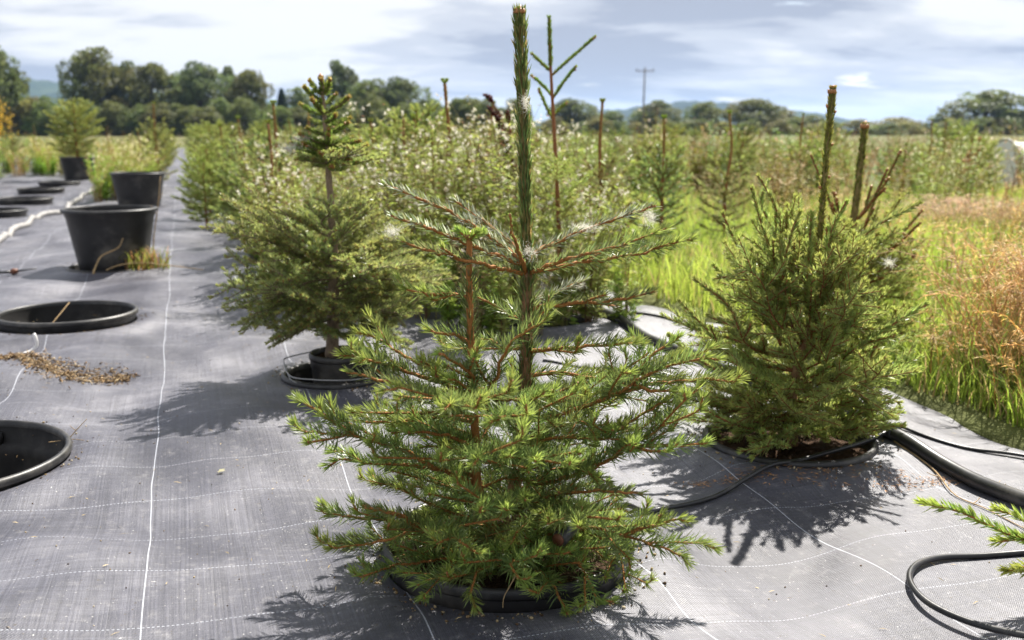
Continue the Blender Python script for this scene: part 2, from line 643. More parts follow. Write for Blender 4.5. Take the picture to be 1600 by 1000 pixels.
# plain weave: tape over tape
wx = t.math('SINE', t.math('MULTIPLY', X, 2 * math.pi / 0.0044))
wy = t.math('SINE', t.math('MULTIPLY', Y, 2 * math.pi / 0.0036))
weave = t.math('MULTIPLY', wx, wy)
stripe = t.noise(t.n('ShaderNodeMapping', {'Vector': ob, 'Scale': (260, 2.2, 1)}).outputs[0], 1.0, 3, 0.6)
stripe2 = t.noise(t.n('ShaderNodeMapping', {'Vector': ob, 'Scale': (2.2, 300, 1)}).outputs[0], 1.0, 3, 0.6)
dust = t.noise(ob, 2.3, 8, 0.62, 0.4)
dustf = t.noise(ob, 38.0, 5, 0.7)
speck = t.noise(ob, 210.0, 2, 0.5)
base = t.ramp(dust, [(0.34, (0.062, 0.062, 0.078)), (0.52, (0.108, 0.108, 0.130)), (0.67, (0.235, 0.232, 0.252))])
base = t.mix(t.smooth(dustf, 0.52, 0.78, 0, 0.42), base, (0.40, 0.385, 0.37, 1))
sv = t.math('ADD', t.math('MULTIPLY', stripe, 0.7), t.math('MULTIPLY', stripe2, 0.7))
base = t.mix(1.0, base, t.ramp(sv, [(0.45, (0.5, 0.5, 0.5)), (0.95, (1.45, 1.45, 1.45))]), 'MULTIPLY')
base = t.mix(1.0, base, t.ramp(weave, [(0.0, (0.50, 0.50, 0.53)), (0.6, (1.35, 1.35, 1.35))]), 'MULTIPLY')
base = t.mix(t.math('GREATER_THAN', speck, 0.735), base, (0.62, 0.60, 0.57, 1))
base = t.mix(t.smooth(t.noise(ob, 150.0, 1), 0.735, 0.76), base, (0.06, 0.045, 0.03, 1))
lw = t.math('MAXIMUM', t.math('MULTIPLY', ln_u, 0.72), t.math('MULTIPLY', ln_v, 0.7))
base = t.mix(lw, base, (0.66, 0.69, 0.76, 1))
pr = t.n('ShaderNodeBsdfPrincipled', {'Base Color': base, 'Specular IOR Level': 0.52,
                                      'Roughness': t.math('ADD', t.math('MULTIPLY', dust, 0.24), 0.33)})
hgt = t.math('ADD', t.math('ADD', t.math('MULTIPLY', weave, 0.00035), t.math('MULTIPLY', stripe, 0.0007)),
             t.math('ADD', t.math('MULTIPLY', t.noise(ob, 60, 3), 0.0012), t.math('MULTIPLY', lw, 0.0006)))
bp = t.n('ShaderNodeBump', {'Strength': 0.85, 'Distance': 1.0, 'Height': hgt})
nt.links.new(bp.outputs[0], pr.inputs['Normal'])
nt.links.new(pr.outputs[0], out.inputs['Surface'])
M['fabric'] = m
fab = mb.build('ground_cover_fabric', M['fabric'])
fab.rotation_euler = (0, 0, ROW)
tag(fab, 'grey woven ground cover fabric with pale threads under the pots', 'ground cover', kind='structure')


def fz(x, y):
    u, v = to_row(x, y)
    return float(fabric_z(u, v))


# field under and around it: one sheet to the horizon
def geo(lo, hi, n):
    return np.geomspace(lo, hi, n)


gu1 = np.concatenate([-geo(4.6, 6000, 60)[::-1], np.linspace(-4.35, 1.85, 40), [1.93, 2.0], geo(2.1, 6000, 70)])
gv1 = np.concatenate([-geo(1.4, 3000, 20)[::-1], [-1.1], np.linspace(-0.9, 45.5, 110), [46.1], geo(46.5, 7000, 50)])
A, Bv = np.meshgrid(gu1, gv1, indexing='ij')
zin = np.minimum(np.minimum(A - FU0, FU1 - A), np.minimum(Bv - FV0, FV1 - Bv))
zg = np.where(zin > 0.02, -0.02 - 0.45 * np.clip((zin - 0.02) / 0.08, 0, 1), 0.0)
bump = 0.03 * np.sin(0.9 * A + 0.3 * Bv) * np.cos(0.7 * Bv) + 0.015 * np.sin(2.3 * A - 1.1 * Bv)
zg = zg + np.where(zin < 0, bump * np.clip(-zin / 1.0, 0, 1), 0)
ii = np.arange(A.size).reshape(A.shape)
mb = MB()
mb.add(np.stack([A, Bv, zg], -1).reshape(-1, 3), np.stack([ii[:-1, :-1], ii[1:, :-1], ii[1:, 1:], ii[:-1, 1:]], -1).reshape(-1, 4))
m, nt, out = new_mat('meadow_ground')
t = NT(nt)
ob = t.n('ShaderNodeTexCoord').outputs['Object']
f1 = t.noise(ob, 0.22, 6, 0.6)
f2 = t.noise(ob, 9.0, 6, 0.65)
f3 = t.noise(ob, 0.012, 4, 0.5)
c = t.ramp(f1, [(0.36, (0.080, 0.105, 0.030)), (0.52, (0.125, 0.135, 0.045)), (0.66, (0.19, 0.155, 0.08))])
c = t.mix(0.6, c, t.ramp(f2, [(0.3, (0.30, 0.32, 0.25)), (0.7, (1.2, 1.2, 1.1))]), 'MULTIPLY')
c = t.mix(t.smooth(f3, 0.45, 0.62, 0.0, 0.7), c, (0.19, 0.16, 0.08, 1))
pr = t.n('ShaderNodeBsdfPrincipled', {'Base Color': c, 'Roughness': 0.9, 'Specular IOR Level': 0.15})
bp = t.n('ShaderNodeBump', {'Strength': 0.8, 'Distance': 0.05, 'Height': f2})
nt.links.new(bp.outputs[0], pr.inputs['Normal'])
nt.links.new(pr.outputs[0], out.inputs['Surface'])
gr = mb.build('ground', m)
gr.rotation_euler = (0, 0, ROW)
tag(gr, 'meadow ground of grass and straw reaching to the hills', 'ground', kind='structure')

# hills
m, nt, out = new_mat('wooded_hill')
t = NT(nt)
ob = t.n('ShaderNodeTexCoord').outputs['Object']
c = t.ramp(t.noise(ob, 0.006, 5, 0.6), [(0.38, (0.015, 0.030, 0.018)), (0.55, (0.022, 0.042, 0.020)), (0.65, (0.05, 0.075, 0.03)), (0.72, (0.03, 0.05, 0.025))])
c = t.mix(0.7, c, t.ramp(t.noise(ob, 0.05, 5, 0.7), [(0.3, (0.4, 0.4, 0.4)), (0.7, (1.3, 1.3, 1.3))]), 'MULTIPLY')
pr = t.n('ShaderNodeBsdfPrincipled', {'Base Color': c, 'Roughness': 0.95, 'Specular IOR Level': 0.05})
nt.links.new(pr.outputs[0], out.inputs['Surface'])


def hill(label, x0, x1, yc, prof, depth):
    xs = np.linspace(x0, x1, 160)
    ys = np.linspace(-1, 1, 26)
    XX, TT = np.meshgrid(xs, ys, indexing='ij')
    hh = np.interp(XX, [q[0] for q in prof], [q[1] for q in prof])
    wv = 1 + 0.04 * np.sin(XX * 0.021) + 0.03 * np.sin(XX * 0.067 + 1) + 0.025 * np.sin(XX * 0.19)
    zz = hh * wv * np.cos(TT * math.pi / 2) ** 1.2 - 1.5
    zz = zz + np.where(np.abs(TT) < 0.95, rng.normal(0, 0.9, zz.shape), 0)
    i2 = np.arange(XX.size).reshape(XX.shape)
    b = MB()
    b.add(np.stack([XX, yc + TT * depth, zz], -1).reshape(-1, 3), np.stack([i2[:-1, :-1], i2[1:, :-1], i2[1:, 1:], i2[:-1, 1:]], -1).reshape(-1, 4))
    o = b.build('hill', m)
    return tag(o, label, 'hill', kind='structure')


hill('long blue wooded hill behind the trees on the left', -2600, 300, 2300,
     [(-2600, 40), (-1800, 110), (-1250, 122), (-1080, 114), (-850, 92), (-500, 62), (-200, 40), (100, 20), (300, 0)], 500)
hill('low blue wooded hill behind the utility pole', -50, 1100, 2300,
     [(-50, 0), (60, 22), (170, 46), (300, 58), (410, 66), (520, 61), (600, 52), (700, 34), (820, 12), (1100, 0)], 420)


# ------------------------------------------------------------------ far trees
def leaf_quads(mb, c, size, col, flat=0.0):
    n = len(c)
    d1 = norm(rng.normal(size=(n, 3)) * np.array([1, 1, 1 - flat]))
    d2 = norm(np.cross(d1, norm(rng.normal(size=(n, 3)))))
    s = size * rng.uniform(0.6, 1.3, n)[:, None]
    v = np.stack([c - d1 * s, c + d2 * s * 0.55, c + d1 * s, c - d2 * s * 0.55], 1).reshape(-1, 3)
    mb.add(v, np.arange(n * 4).reshape(-1, 4), np.repeat(col, 4, 0))


def make_tree_meshes(kind, seed):
    """broad field tree, 10 m high and 10 m wide; returns (trunk mesh, crown mesh)"""
    global rng
    keep_rng = rng
    rng = np.random.default_rng(seed)
    tr, cr_ = MB(), MB()
    lobes = []
    if kind == 4:          # dark narrow conifer
        tube(tr, spline([(0, 0, 0), (0.1, 0, 5), (0, 0, 9.8)], 8), np.linspace(0.28, 0.03, 8), 7)
        for i in range(34):
            z = 0.6 + 9.0 * i / 33
            r = 4.6 * (1 - (z / 10.2)) ** 0.8 + 0.2
            for k in range(5):
                a = rng.uniform(0, 6.28)
                lobes.append(((math.cos(a) * r * 0.55, math.sin(a) * r * 0.55, z), (r * 0.45, r * 0.45, 0.5)))
        base = np.array([0.030, 0.055, 0.028])
    else:
        hgt = {0: 0.4, 1: 0.3, 2: -0.4, 3: -0.6}[kind]
        tube(tr, spline([(0, 0, -0.2), (0.15, 0.1, 2.5), (-0.1, 0.2, 5.0), (0.1, 0.1, 7.6)], 10), np.linspace(0.42, 0.08, 10), 8, jitter=0.06)
        nl = {0: 30, 1: 32, 2: 28, 3: 24}[kind]
        for i in range(nl):
            a = i * 2.4 + rng.normal(0, 0.4)
            q = (i + 0.5) / nl
            z = hgt + 1.2 + (8.6 - hgt) * q
            env = math.sin(math.pi * min(1, 0.24 + 0.74 * q)) ** 0.7
            rad = 3.9 * env * rng.uniform(0.55, 1.1)
            c = np.array([math.cos(a) * rad, math.sin(a) * rad, z + rng.normal(0, 0.35)])
            s = rng.uniform(0.9, 1.7)
            lobes.append((c, (s * 1.25, s * 1.25, s * 0.85)))
            st = np.array([0, 0.1, min(6.8, max(1.2, z * 0.62))])
            tube(tr, spline([st, st * 0.5 + c * 0.5 + np.array([0, 0, 0.35]), c], 6), np.linspace(0.15, 0.03, 6), 5)
        for i in range(9):
            a = i * 0.7 + rng.normal(0, 0.2)
            c = np.array([math.cos(a) * rng.uniform(1.5, 3.4), math.sin(a) * rng.uniform(1.5, 3.4), rng.uniform(0.7, 1.7)])
            lobes.append((c, (1.5, 1.5, 1.0)))
        base = {0: np.array([0.125, 0.146, 0.054]), 1: np.array([0.120, 0.150, 0.066]), 2: np.array([0.128, 0.165, 0.050]), 3: np.array([0.170, 0.168, 0.055])}[kind]
    for c, s in lobes:
        n = 130 if kind == 4 else 205
        d = norm(rng.normal(size=(n, 3)))
        rad = rng.uniform(0.55, 1.12, n) ** 0.6
        pts = np.asarray(c) + d * rad[:, None] * np.asarray(s)
        pts[:, 2] = np.maximum(pts[:, 2], 0.15)
        cc = base * np.exp(rng.normal(0, 0.20)) * np.exp(rng.normal(0, 0.22, (n, 1))) * (1 + rng.normal(0, 0.05, 3))
        leaf_quads(cr_, pts, 0.30 if kind == 4 else 0.29, np.clip(cc, 0, 1))
    rng = keep_rng
    return tr.mesh('trunk', M['fartrunk']), cr_.mesh('crown', M['crown'], smooth=False)


TREE_MESH = {k: make_tree_meshes(k, 40 + k) for k in range(5)}
TREE_MESH[5] = make_tree_meshes(0, 77)
TREE_MESH[6] = make_tree_meshes(1, 78)


def far_tree(name, x, y, h, w, k, label, cat='tree', group=None, rz=None):
    root = thing(name, label, cat, (x, y, 0), rng.uniform(0, 6.28) if rz is None else rz, group)
    root.scale = (w / 10.0, w / 10.0, h / 10.0)
    for nm, me in zip(('trunk', 'crown'), TREE_MESH[k]):
        o = bpy.data.objects.new(nm, me)
        COL.objects.link(o)
        o.parent = root
    return root


FAR_TREES = [
    (-76.7, 150.0, 12.8, 9.6, 0, 'tall rounded tree cut off by the left edge of the photo'),
    (-73.9, 152.0, 8.9, 6.5, 2, 'shorter green tree just right of the tall tree at left edge'),
    (-70.6, 150.0, 5.2, 7.6, 3, 'low bush below the blue hill at far left'),
    (-65.3, 160.0, 12.6, 12.0, 0, 'tallest broad tree at left end of the long far tree line'),
    (-62.4, 166.0, 10.6, 9.5, 1, 'rounded tree just right of the tallest left tree'),
    (-56.6, 160.0, 10.6, 9.8, 5, 'broad tree third from left in the far tree line'),
    (-54.2, 170.0, 9.9, 9.1, 6, 'thin topped tree in the left tree line behind broad tree'),
    (-48.9, 160.0, 10.3, 10.8, 6, 'wide airy tree at the middle of the left tree line'),
    (-46.3, 168.0, 10.0, 7.2, 1, 'narrow tree beside the notch of sky in the left tree line'),
    (-41.4, 160.0, 9.6, 7.8, 5, 'rounded tree right of the sky notch, left of the fir top'),
    (-38.4, 170.0, 7.6, 4.4, 4, 'dark pointed conifer in the far tree line left of the fir top'),
    (-36.6, 175.0, 7.3, 7.6, 2, 'low tree right beside the dark pointed conifer far away'),
    (-27.4, 165.0, 10.7, 8.6, 1, 'tall airy tree right behind the top of the fir'),
    (-22.2, 160.0, 8.1, 9.2, 0, 'rounded far tree right of the fir top'),
    (-17.6, 160.0, 8.2, 9.9, 6, 'wide tree ending the dense tree line before the bare leader stalk'),
    (-13.6, 170.0, 5.5, 6.9, 2, 'small tree sloping down at right end of dense tree line'),
    (-8.2, 170.0, 5.7, 8.2, 5, 'small rounded tree left of the dark red dock stalks'),
    (-3.9, 175.0, 4.4, 8.0, 3, 'low tree behind the dark red dock stalks'),
    (11.6, 200.0, 6.4, 12.5, 6, 'pale far tree behind the tall red stemmed sapling'),
    (20.3, 210.0, 4.4, 9.7, 2, 'low bushy tree left of the utility pole'),
    (29.0, 205.0, 6.2, 12.4, 1, 'rounded tree at the foot of the utility pole'),
    (40.8, 215.0, 6.4, 9.9, 0, 'dark rounded tree below the right hill crest'),
    (47.0, 200.0, 6.6, 13.5, 5, 'broad brownish tree right of the pole, below the hill'),
    (57.0, 215.0, 4.6, 13.0, 3, 'low olive tree where the right hill slopes down'),
    (64.5, 220.0, 3.8, 10.5, 2, 'low far tree behind the tall leader of the right spruce'),
    (75.9, 200.0, 3.2, 13.8, 3, 'low brown green hedge tree between the right leaders and big tree'),
    (88.8, 190.0, 7.6, 17.5, 0, 'big dark domed tree standing alone at far right'),
    (84.0, 198.0, 3.6, 9.5, 2, 'low shrubby tree at the left foot of the domed tree'),
    (99.3, 195.0, 4.2, 10.5, 2, 'low tree at right edge beside the domed tree'),
]
for x, y, h, w, k, lab in FAR_TREES:
    far_tree('field_tree', x, y, h, w, k, lab, group='trees along the far side of the field')
# hedge of bushes under the trees
for i in range(34):
    x = -70 + i * 2.15 + rng.normal(0, 0.5)
    far_tree('hedge_bush', x, 148 + rng.normal(0, 2), rng.uniform(3.4, 5.4), rng.uniform(4.5, 6.5), 2 if i % 3 else 0,
             'dark green bush in the hedge under the left tree line', 'bush', 'hedge bushes under the left tree line')
for i in range(26):
    x = 4 + i * 3.9 + rng.normal(0, 0.8)
    far_tree('hedge_shrub', x, 182 + rng.normal(0, 3), rng.uniform(1.9, 3.0), rng.uniform(5, 8), 3 if i % 2 else 2,
             'low green shrub in the far hedge under the right hill', 'bush', 'hedge shrubs on the right of the field')

# utility pole
root = thing('utility_pole', 'wooden utility pole with crossarm standing far behind the field', 'pole', (23.2, 180, 0))
b = MB()
tube(b, np.array([(0, 0, -0.5), (0.06, 0, 6), (0.15, 0, 11.8)]), [0.17, 0.15, 0.12], 10)
b.build('post', M['pole'], root)
b = MB()
tube(b, np.array([(-1.45, -0.16, 11.15), (0.15, -0.16, 11.15), (1.75, -0.16, 11.15)]), [0.09, 0.09, 0.09], 6)
b.build('crossarm', M['pole'], root)
for q in (-1.3, 0.15, 1.6):
    b = MB()
    tube(b, np.array([(q, -0.16, 11.2), (q, -0.16, 11.4), (q, -0.16, 11.62)]), [0.05, 0.09, 0.05], 7)
    b.build('insulator', M['pole'], root)

# white low tunnel at the right
root = thing('low_tunnel', 'white sheeted low tunnel among weeds at right edge', 'tunnel', (6.15, 12.6, 0.12), R(-8))
b = MB()
a = np.linspace(0, math.pi, 14)
for i, q in enumerate(np.linspace(0, 7, 15)):
    sag = 0.06 * (i % 2)
    v = np.stack([np.full(14, q), np.cos(a) * 0.75, np.sin(a) * (0.52 - sag)], 1)
    b.V.append(v.astype(np.float32))
    b.C.append(np.full((14, 3), 0.8, dtype=np.float32))
b.n = 15 * 14
i2 = np.arange(15 * 14).reshape(15, 14)
b.F.append(np.stack([i2[:-1, :-1], i2[1:, :-1], i2[1:, 1:], i2[:-1, 1:]], -1).reshape(-1, 4))
b.build('film', M['film'], root)
b = MB()
b.add(np.vstack([[(0.004, 0, 0)], np.stack([np.full(14, 0.004), np.cos(a) * 0.745, np.sin(a) * 0.515], 1)]), [(0, i + 1, i + 2) for i in range(13)])
b.build('end_sheet', M['film'], root)
for q in np.linspace(0, 7, 8):
    b = MB()
    tube(b, np.stack([np.full(14, q), np.cos(a) * 0.765, np.sin(a) * 0.535], 1), 0.012, 6)
    b.build('hoop', M['whitehose'], root)


# ------------------------------------------------------------------ pots
def pot(name, label, cat, u, v, r_top, z_rim, z_floor, r_bot=None, soil=None, group=None, ledge=None, tilt=(0, 0), lip=0.012, xy=None):
    x, y = to_world(u, v) if xy is None else xy
    root = thing(name, label, cat, (x, y, 0), rng.uniform(0, 6.28), group)
    if tilt != (0, 0):
        root.rotation_euler = (tilt[0], tilt[1], 0)
    r_bot = r_bot or r_top * 0.86
    H = z_rim - z_floor
    wall = 0.004

    def rz(z):
        return r_bot + (r_top - r_bot) * (z - z_floor) / H
    b = MB()
    lathe(b, [(0.001, z_floor), (r_bot - 0.012, z_floor), (r_bot, z_floor + 0.012)] + [(rz(z), z) for z in np.linspace(z_floor + 0.03, z_rim - 0.05, 6)] +
          [(rz(z_rim - 0.045) + 0.004, z_rim - 0.042), (rz(z_rim) + 0.003, z_rim - 0.012)], 72)
    b.build('wall', M['pot'], root)
    b = MB()      # rolled rim
    pr_ = [(r_top - wall - 0.001, z_rim - 0.016), (r_top - wall, z_rim - 0.004), (r_top, z_rim), (r_top + lip * 0.6, z_rim - 0.001), (r_top + lip, z_rim - 0.006),
           (r_top + lip, z_rim - 0.016), (r_top + lip * 0.7, z_rim - 0.020), (r_top + 0.002, z_rim - 0.018)]
    lathe(b, pr_, 72)
    b.build('rim', M['pot'], root)
    b = MB()
    prof = [(r_top - wall, z_rim - 0.012)]
    if ledge:
        prof += [(rz(z_rim - ledge) - wall, z_rim - ledge), (rz(z_rim - ledge) - wall - 0.014, z_rim - ledge - 0.006), (rz(z_rim - ledge) - wall - 0.016, z_rim - ledge - 0.03)]
    zf_ = z_floor + 0.006 if soil is None else soil - 0.02
    prof += [(rz(zf_) - wall - (0.018 if ledge else 0), zf_), (0.001, zf_)]
    lathe(b, prof, 72)
    b.build('inside', M['potin'], root)
    if soil is not None:
        b = MB()
        disc(b, rz(soil) - wall - 0.001, soil, 56, 0.004, 9)
        b.build('soil', M['soil'], root)
    return root


def hu(k):
    return HOLES[k][0], HOLES[k][1]


pot('sunken_pot', 'black pot rim round the base of the large double stemmed spruce', 'pot', *hu('hero'), 0.216, 0.050, -0.33, soil=0.012, lip=0.006)
p_ = pot('sunken_pot', 'empty sunken black pot cut by the left edge, nearest the camera', 'pot', *hu('near'), 0.275, 0.034, -0.36, ledge=0.055, group='sunken black pots', lip=0.010)
# hanging clips moulded inside the near pot
for k, a in enumerate((0.35, 1.25, 2.2, 3.3, 4.4, 5.4)):
    b = MB()
    c = np.array([math.cos(a) * 0.261, math.sin(a) * 0.261, -0.010])
    tube(b, np.array([c + (0, 0, 0.016), c, c - (0, 0, 0.018)]), [0.009, 0.011, 0.008], 8)
    b.build('clip', M['potin'], p_)
pot('sunken_pot', 'wide empty sunken black pot left of the path, before the standing pot', 'pot', *hu('left'), 0.252, 0.050, -0.30, group='sunken black pots')
pot('pot_collar', 'black sunken collar pot in which the nearest standing pot sits', 'pot', *hu('stand'), 0.240, 0.016, -0.20, group='sunken black pots', lip=0.010)
pot('plant_pot', 'large empty black plant pot standing upright left of the path', 'pot', -0.398, 5.945, 0.238, 0.335, -0.02, 0.176, ledge=0.07, lip=0.015)
pot('sunken_pot', 'black sunken pot holding the fir with bare mid stem', 'pot', *hu('fir'), 0.160, 0.018, -0.16, group='sunken black pots')
pot('fir_pot', 'small black pot with soil round the fir stem', 'pot', 0.0, 0.0, 0.092, 0.075, -0.15, 0.082, soil=0.055, xy=(-0.535, 3.035), lip=0.006)
pot('sunken_pot', 'black sunken pot under the bushy spruce on the right', 'pot', *hu('right'), 0.196, 0.018, -0.30, soil=-0.015, group='sunken black pots')
pot('weed_pot', 'dark pot behind the main spruce overgrown with tall weeds', 'pot', *hu('weed'), 0.22, 0.05, -0.25, soil=0.02)
for k, lab in (('r0', 'sunken black pot at left edge beyond the pale hose'), ('r1', 'second sunken black pot beyond the pale hose'),
               ('r2', 'third sunken black pot beyond the pale hose'), ('r3', 'farthest sunken black pot, before the potted spruce')):
    pot('sunken_pot', lab, 'pot', *hu(k), 0.262, 0.075, -0.2, group='sunken black pots')
pot('plant_pot', 'second black standing pot behind the nearest standing pot', 'pot', -0.45, 11.15, 0.265, 0.33, -0.01, 0.21)
pot('plant_pot', 'black standing pot holding a bushy spruce at far left', 'pot', 0, 0, 0.255, 0.36, -0.02, 0.20, soil=0.33, xy=(-6.72, 15.6))

# wire hoop on the fir pot
root = thing('wire_hoop', 'bent thin wire hoop looped round the fir pot', 'wire', (0, 0, 0))
b = MB()
tube(b, spline([(-0.615, 2.985, 0.085), (-0.685, 2.975, 0.07), (-0.695, 2.955, 0.062), (-0.665, 2.90, 0.03), (-0.60, 2.872, 0.026), (-0.50, 2.868, 0.024), (-0.42, 2.90, 0.024)], 40), 0.0022, 6)
b.build('loop', M['wire'], root)
b = MB()
tube(b, spline([(-0.69, 2.955, 0.052), (-0.655, 2.885, 0.018), (-0.58, 2.858, 0.014), (-0.48, 2.855, 0.014)], 24), 0.0016, 6)
b.build('strand', M['wire'], root)


# ------------------------------------------------------------------ pipes
def line_thing(name, label, cat, pts, r, mat, n=60, lift=None, sides=10, flat=1.0):
    p = spline(pts, n)
    for q in p:
        q[2] = fz(q[0], q[1]) + r * 0.9 + (q[2] if lift else 0)
    b = MB()
    tube(b, p, r, sides)
    o = b.build(name, mat)
    return tag(o, label, cat)


pp = [(1.15, 1.40, 0), (1.076, 1.715, 0), (1.037, 1.915, 0), (0.994, 2.112, 0), (0.923, 2.339, 0), (0.847, 2.598, 0), (0.73, 2.902, 0), (0.598, 3.243, 0), (0.448, 3.695, 0), (0.30, 4.2, 0)]
main_pipe = line_thing('irrigation_pipe', 'thick black irrigation pipe running away on the right', 'pipe', pp, 0.0165, M['hose'], 90, sides=16)
b = MB()
b_p = spline(pp, 90)
c = np.array([0.925, 2.337, fz(0.925, 2.337) + 0.016])
d = norm(np.array([-0.27, 0.96, 0]))
tube(b, np.array([c - d * 0.018, c - d * 0.016, c + d * 0.016, c + d * 0.018]), [0.0175, 0.0205, 0.0205, 0.0175], 16)
b.build('connector', M['hose'], main_pipe)
line_thing('drip_tube', 'black drip tube from the main spruce pot to the pipe', 'tube',
           [(0.20, 1.80, 0.03), (0.269, 1.887, 0), (0.312, 1.922, 0.004), (0.435, 2.015, 0.0), (0.50, 2.062, 0.006), (0.569, 2.113, 0.004), (0.718, 2.215, 0.01), (0.925, 2.337, 0.014)], 0.0052, M['hose'], 70, True)
line_thing('drip_tube', 'thin black tube on the fabric behind the bushy right spruce', 'tube', [(0.44, 4.03, 0), (0.493, 3.966, 0), (0.61, 3.883, 0), (0.715, 3.765, 0), (0.9, 3.62, 0)], 0.0042, M['hose'], 40)
line_thing('drip_tube', 'thin black tube running right from the pipe joint to the edge', 'tube', [(0.93, 2.36, 0.012), (0.965, 2.412, 0.004), (1.032, 2.373, 0), (1.115, 2.311, 0), (1.204, 2.243, 0.003), (1.45, 2.05, 0)], 0.0042, M['hose'], 50, True)
line_thing('drip_tube', 'short thin black tube seen behind the main spruce branches', 'tube', [(0.10, 3.16, 0), (0.258, 3.127, 0), (0.358, 3.1, 0), (0.52, 3.02, 0.0), (0.64, 2.95, 0.0)], 0.0042, M['hose'], 40)
line_thing('looped_tube', 'black tube curving in a loop at the lower right corner', 'tube',
           [(1.25, 1.70, 0), (1.031, 1.716, 0.0), (0.936, 1.713, 0.0), (0.862, 1.704, 0.0), (0.785, 1.687, 0.002), (0.723, 1.649, 0.004), (0.684, 1.600, 0.006), (0.667, 1.547, 0.008),
            (0.672, 1.49, 0.01), (0.705, 1.432, 0.012), (0.761, 1.366, 0.012), (0.84, 1.28, 0.01)], 0.0054, M['hose'], 90, True)
line_thing('pale_hose', 'pale grey hose lying across the fabric at left', 'hose',
           [(-3.1, 5.2, 0), (-3.285, 6.055, 0), (-3.456, 6.703, 0), (-3.76, 7.5, 0), (-3.841, 7.866, 0), (-4.062, 8.578, 0), (-4.15, 9.275, 0), (-4.661, 10.559, 0), (-5.05, 11.993, 0), (-5.242, 12.936, 0), (-5.715, 14.948, 0)], 0.022, M['whitehose'], 90)

# ------------------------------------------------------------------ conifers
SPRUCE = dict(col=(0.150, 0.204, 0.062), tip=(0.27, 0.34, 0.082), dens=1200, L=0.0260, w=0.00068, ang=(60, 9), up=0.18, tip_len=0.022, rstem=0.0012)


def laterals_for(p, fr, ln, ang, rnd=0.25, up=0.12, droop=0.0):
    """side shoots of a branch polyline, alternating in its own plane"""
    t, n, b_ = frames(p)
    out_ = []
    s = 1 if rng.uniform() < 0.5 else -1
    for f, L in zip(fr, ln):
        i = min(len(p) - 1, int(f * (len(p) - 1)))
        T = t[i]
        a = R(ang) * (1 + rng.normal(0, 0.15))
        d = norm(math.cos(a) * T + math.sin(a) * s * b_[i] + np.array([0, 0, up + rng.normal(0, rnd * 0.6)]))
        L = L * (1 + rng.normal(0, 0.18))
        e = p[i] + d * L
        mid = p[i] + d * L * 0.5 + np.array([0, 0, -droop * L]) + T * L * 0.04
        out_.append(spline([p[i], mid, e + T * L * 0.15], max(5, int(L / 0.012))))
        s = -s
    return out_


def shoot_set(main, lats, sub=0, sub_len=0.04, tips=0, tip_len=0.02, ang=42):
    """all polylines of one branch: main, side shoots, their side shoots, and short shoots at the tip"""
    al = [main] + list(lats)
    for l in list(lats):
        if sub:
            al += laterals_for(l, np.linspace(0.3, 0.85, sub), [sub_len * (1.1 - 0.5 * q) for q in np.linspace(0, 1, sub)], ang)
    if tips:
        for l in [main] + list(lats):
            d = norm(l[-1] - l[-2])
            for k in range(tips if l is main else max(1, tips - 1)):
                s = norm(np.cross(d, rng.normal(size=3)))
                dd = norm(d * 0.75 + s * 0.65 + np.array([0, 0, 0.15]))
                al.append(spline([l[-1], l[-1] + dd * tip_len * 0.5, l[-1] + dd * tip_len * rng.uniform(0.7, 1.3) + np.array([0, 0, 0.002])], 4))
    return al


def branch_parts(shoots, r0, r1, spec, segs=1, bud=0.0022, start=0.04, scale_r=0.6, extra=None):
    bark, nd, bd = MB(), MB(), MB()
    for i, p in enumerate(shoots):
        m_ = len(p)
        a = r0 if i == 0 else max(r1 * 1.2, r0 * scale_r * 0.8)
        tube(bark, p, np.linspace(a, r1, m_), 6 if i == 0 else 5, cap=True, jitter=0.06)
        kw = dict(spec)
        if extra:
            kw.update(extra)
        dens, L, w = kw.pop('dens'), kw.pop('L'), kw.pop('w')
        needles(nd, p, dens, L, w, segs=segs, start=start if i == 0 else 0.05, **kw)
        if bud > 0:
            d = norm(p[-1] - p[-2])
            blob(bd, p[-1] + d * bud * 0.6, bud, axis=d)
            if rng.uniform() < 0.6:
                for k in range(2):
                    s = norm(np.cross(d, rng.normal(size=3)))
                    blob(bd, p[-1] - d * bud * 1.2 + s * bud * 1.1, bud * 0.7, axis=norm(d + s))
    return bark, nd, bd


def attach(root, parts, mats=('twig', 'needle', 'bud'), name='branch'):
    bark, nd, bd = parts
    o = bark.build(name, M[mats[0]], root)
    nd.build('needles', M[mats[1]], o, kind='stuff')
    if bd.n:
        bd.build('buds', M[mats[2]], o, kind='stuff')
    return o


class Lib:
    """branch shapes shared between copies: each is (bark mesh, needle mesh, bud mesh), pointing along +X"""

    def __init__(self, makers, mats):
        self.items = []
        for p in makers:
            bark, nd, bd = p
            self.items.append((bark.mesh('branch', M[mats[0]]), nd.mesh('needles', M[mats[1]]), bd.mesh('bud', M[mats[2]])))

    def place(self, root, i, loc, az, el, sc=1.0, roll=0.0):
        bm, nm, dm = self.items[i % len(self.items)]
        o = bpy.data.objects.new('branch', bm)
        COL.objects.link(o)
        o.parent = root
        o.location = loc
        o.rotation_euler = (roll, -el, az)
        o.scale = (sc, sc, sc)
        c_ = bpy.data.objects.new('needles', nm)
        COL.objects.link(c_)
        c_.parent = o
        c_['kind'] = 'stuff'
        if len(dm.vertices):
            c_ = bpy.data.objects.new('buds', dm)
            COL.objects.link(c_)
            c_.parent = o
            c_['kind'] = 'stuff'
        return o


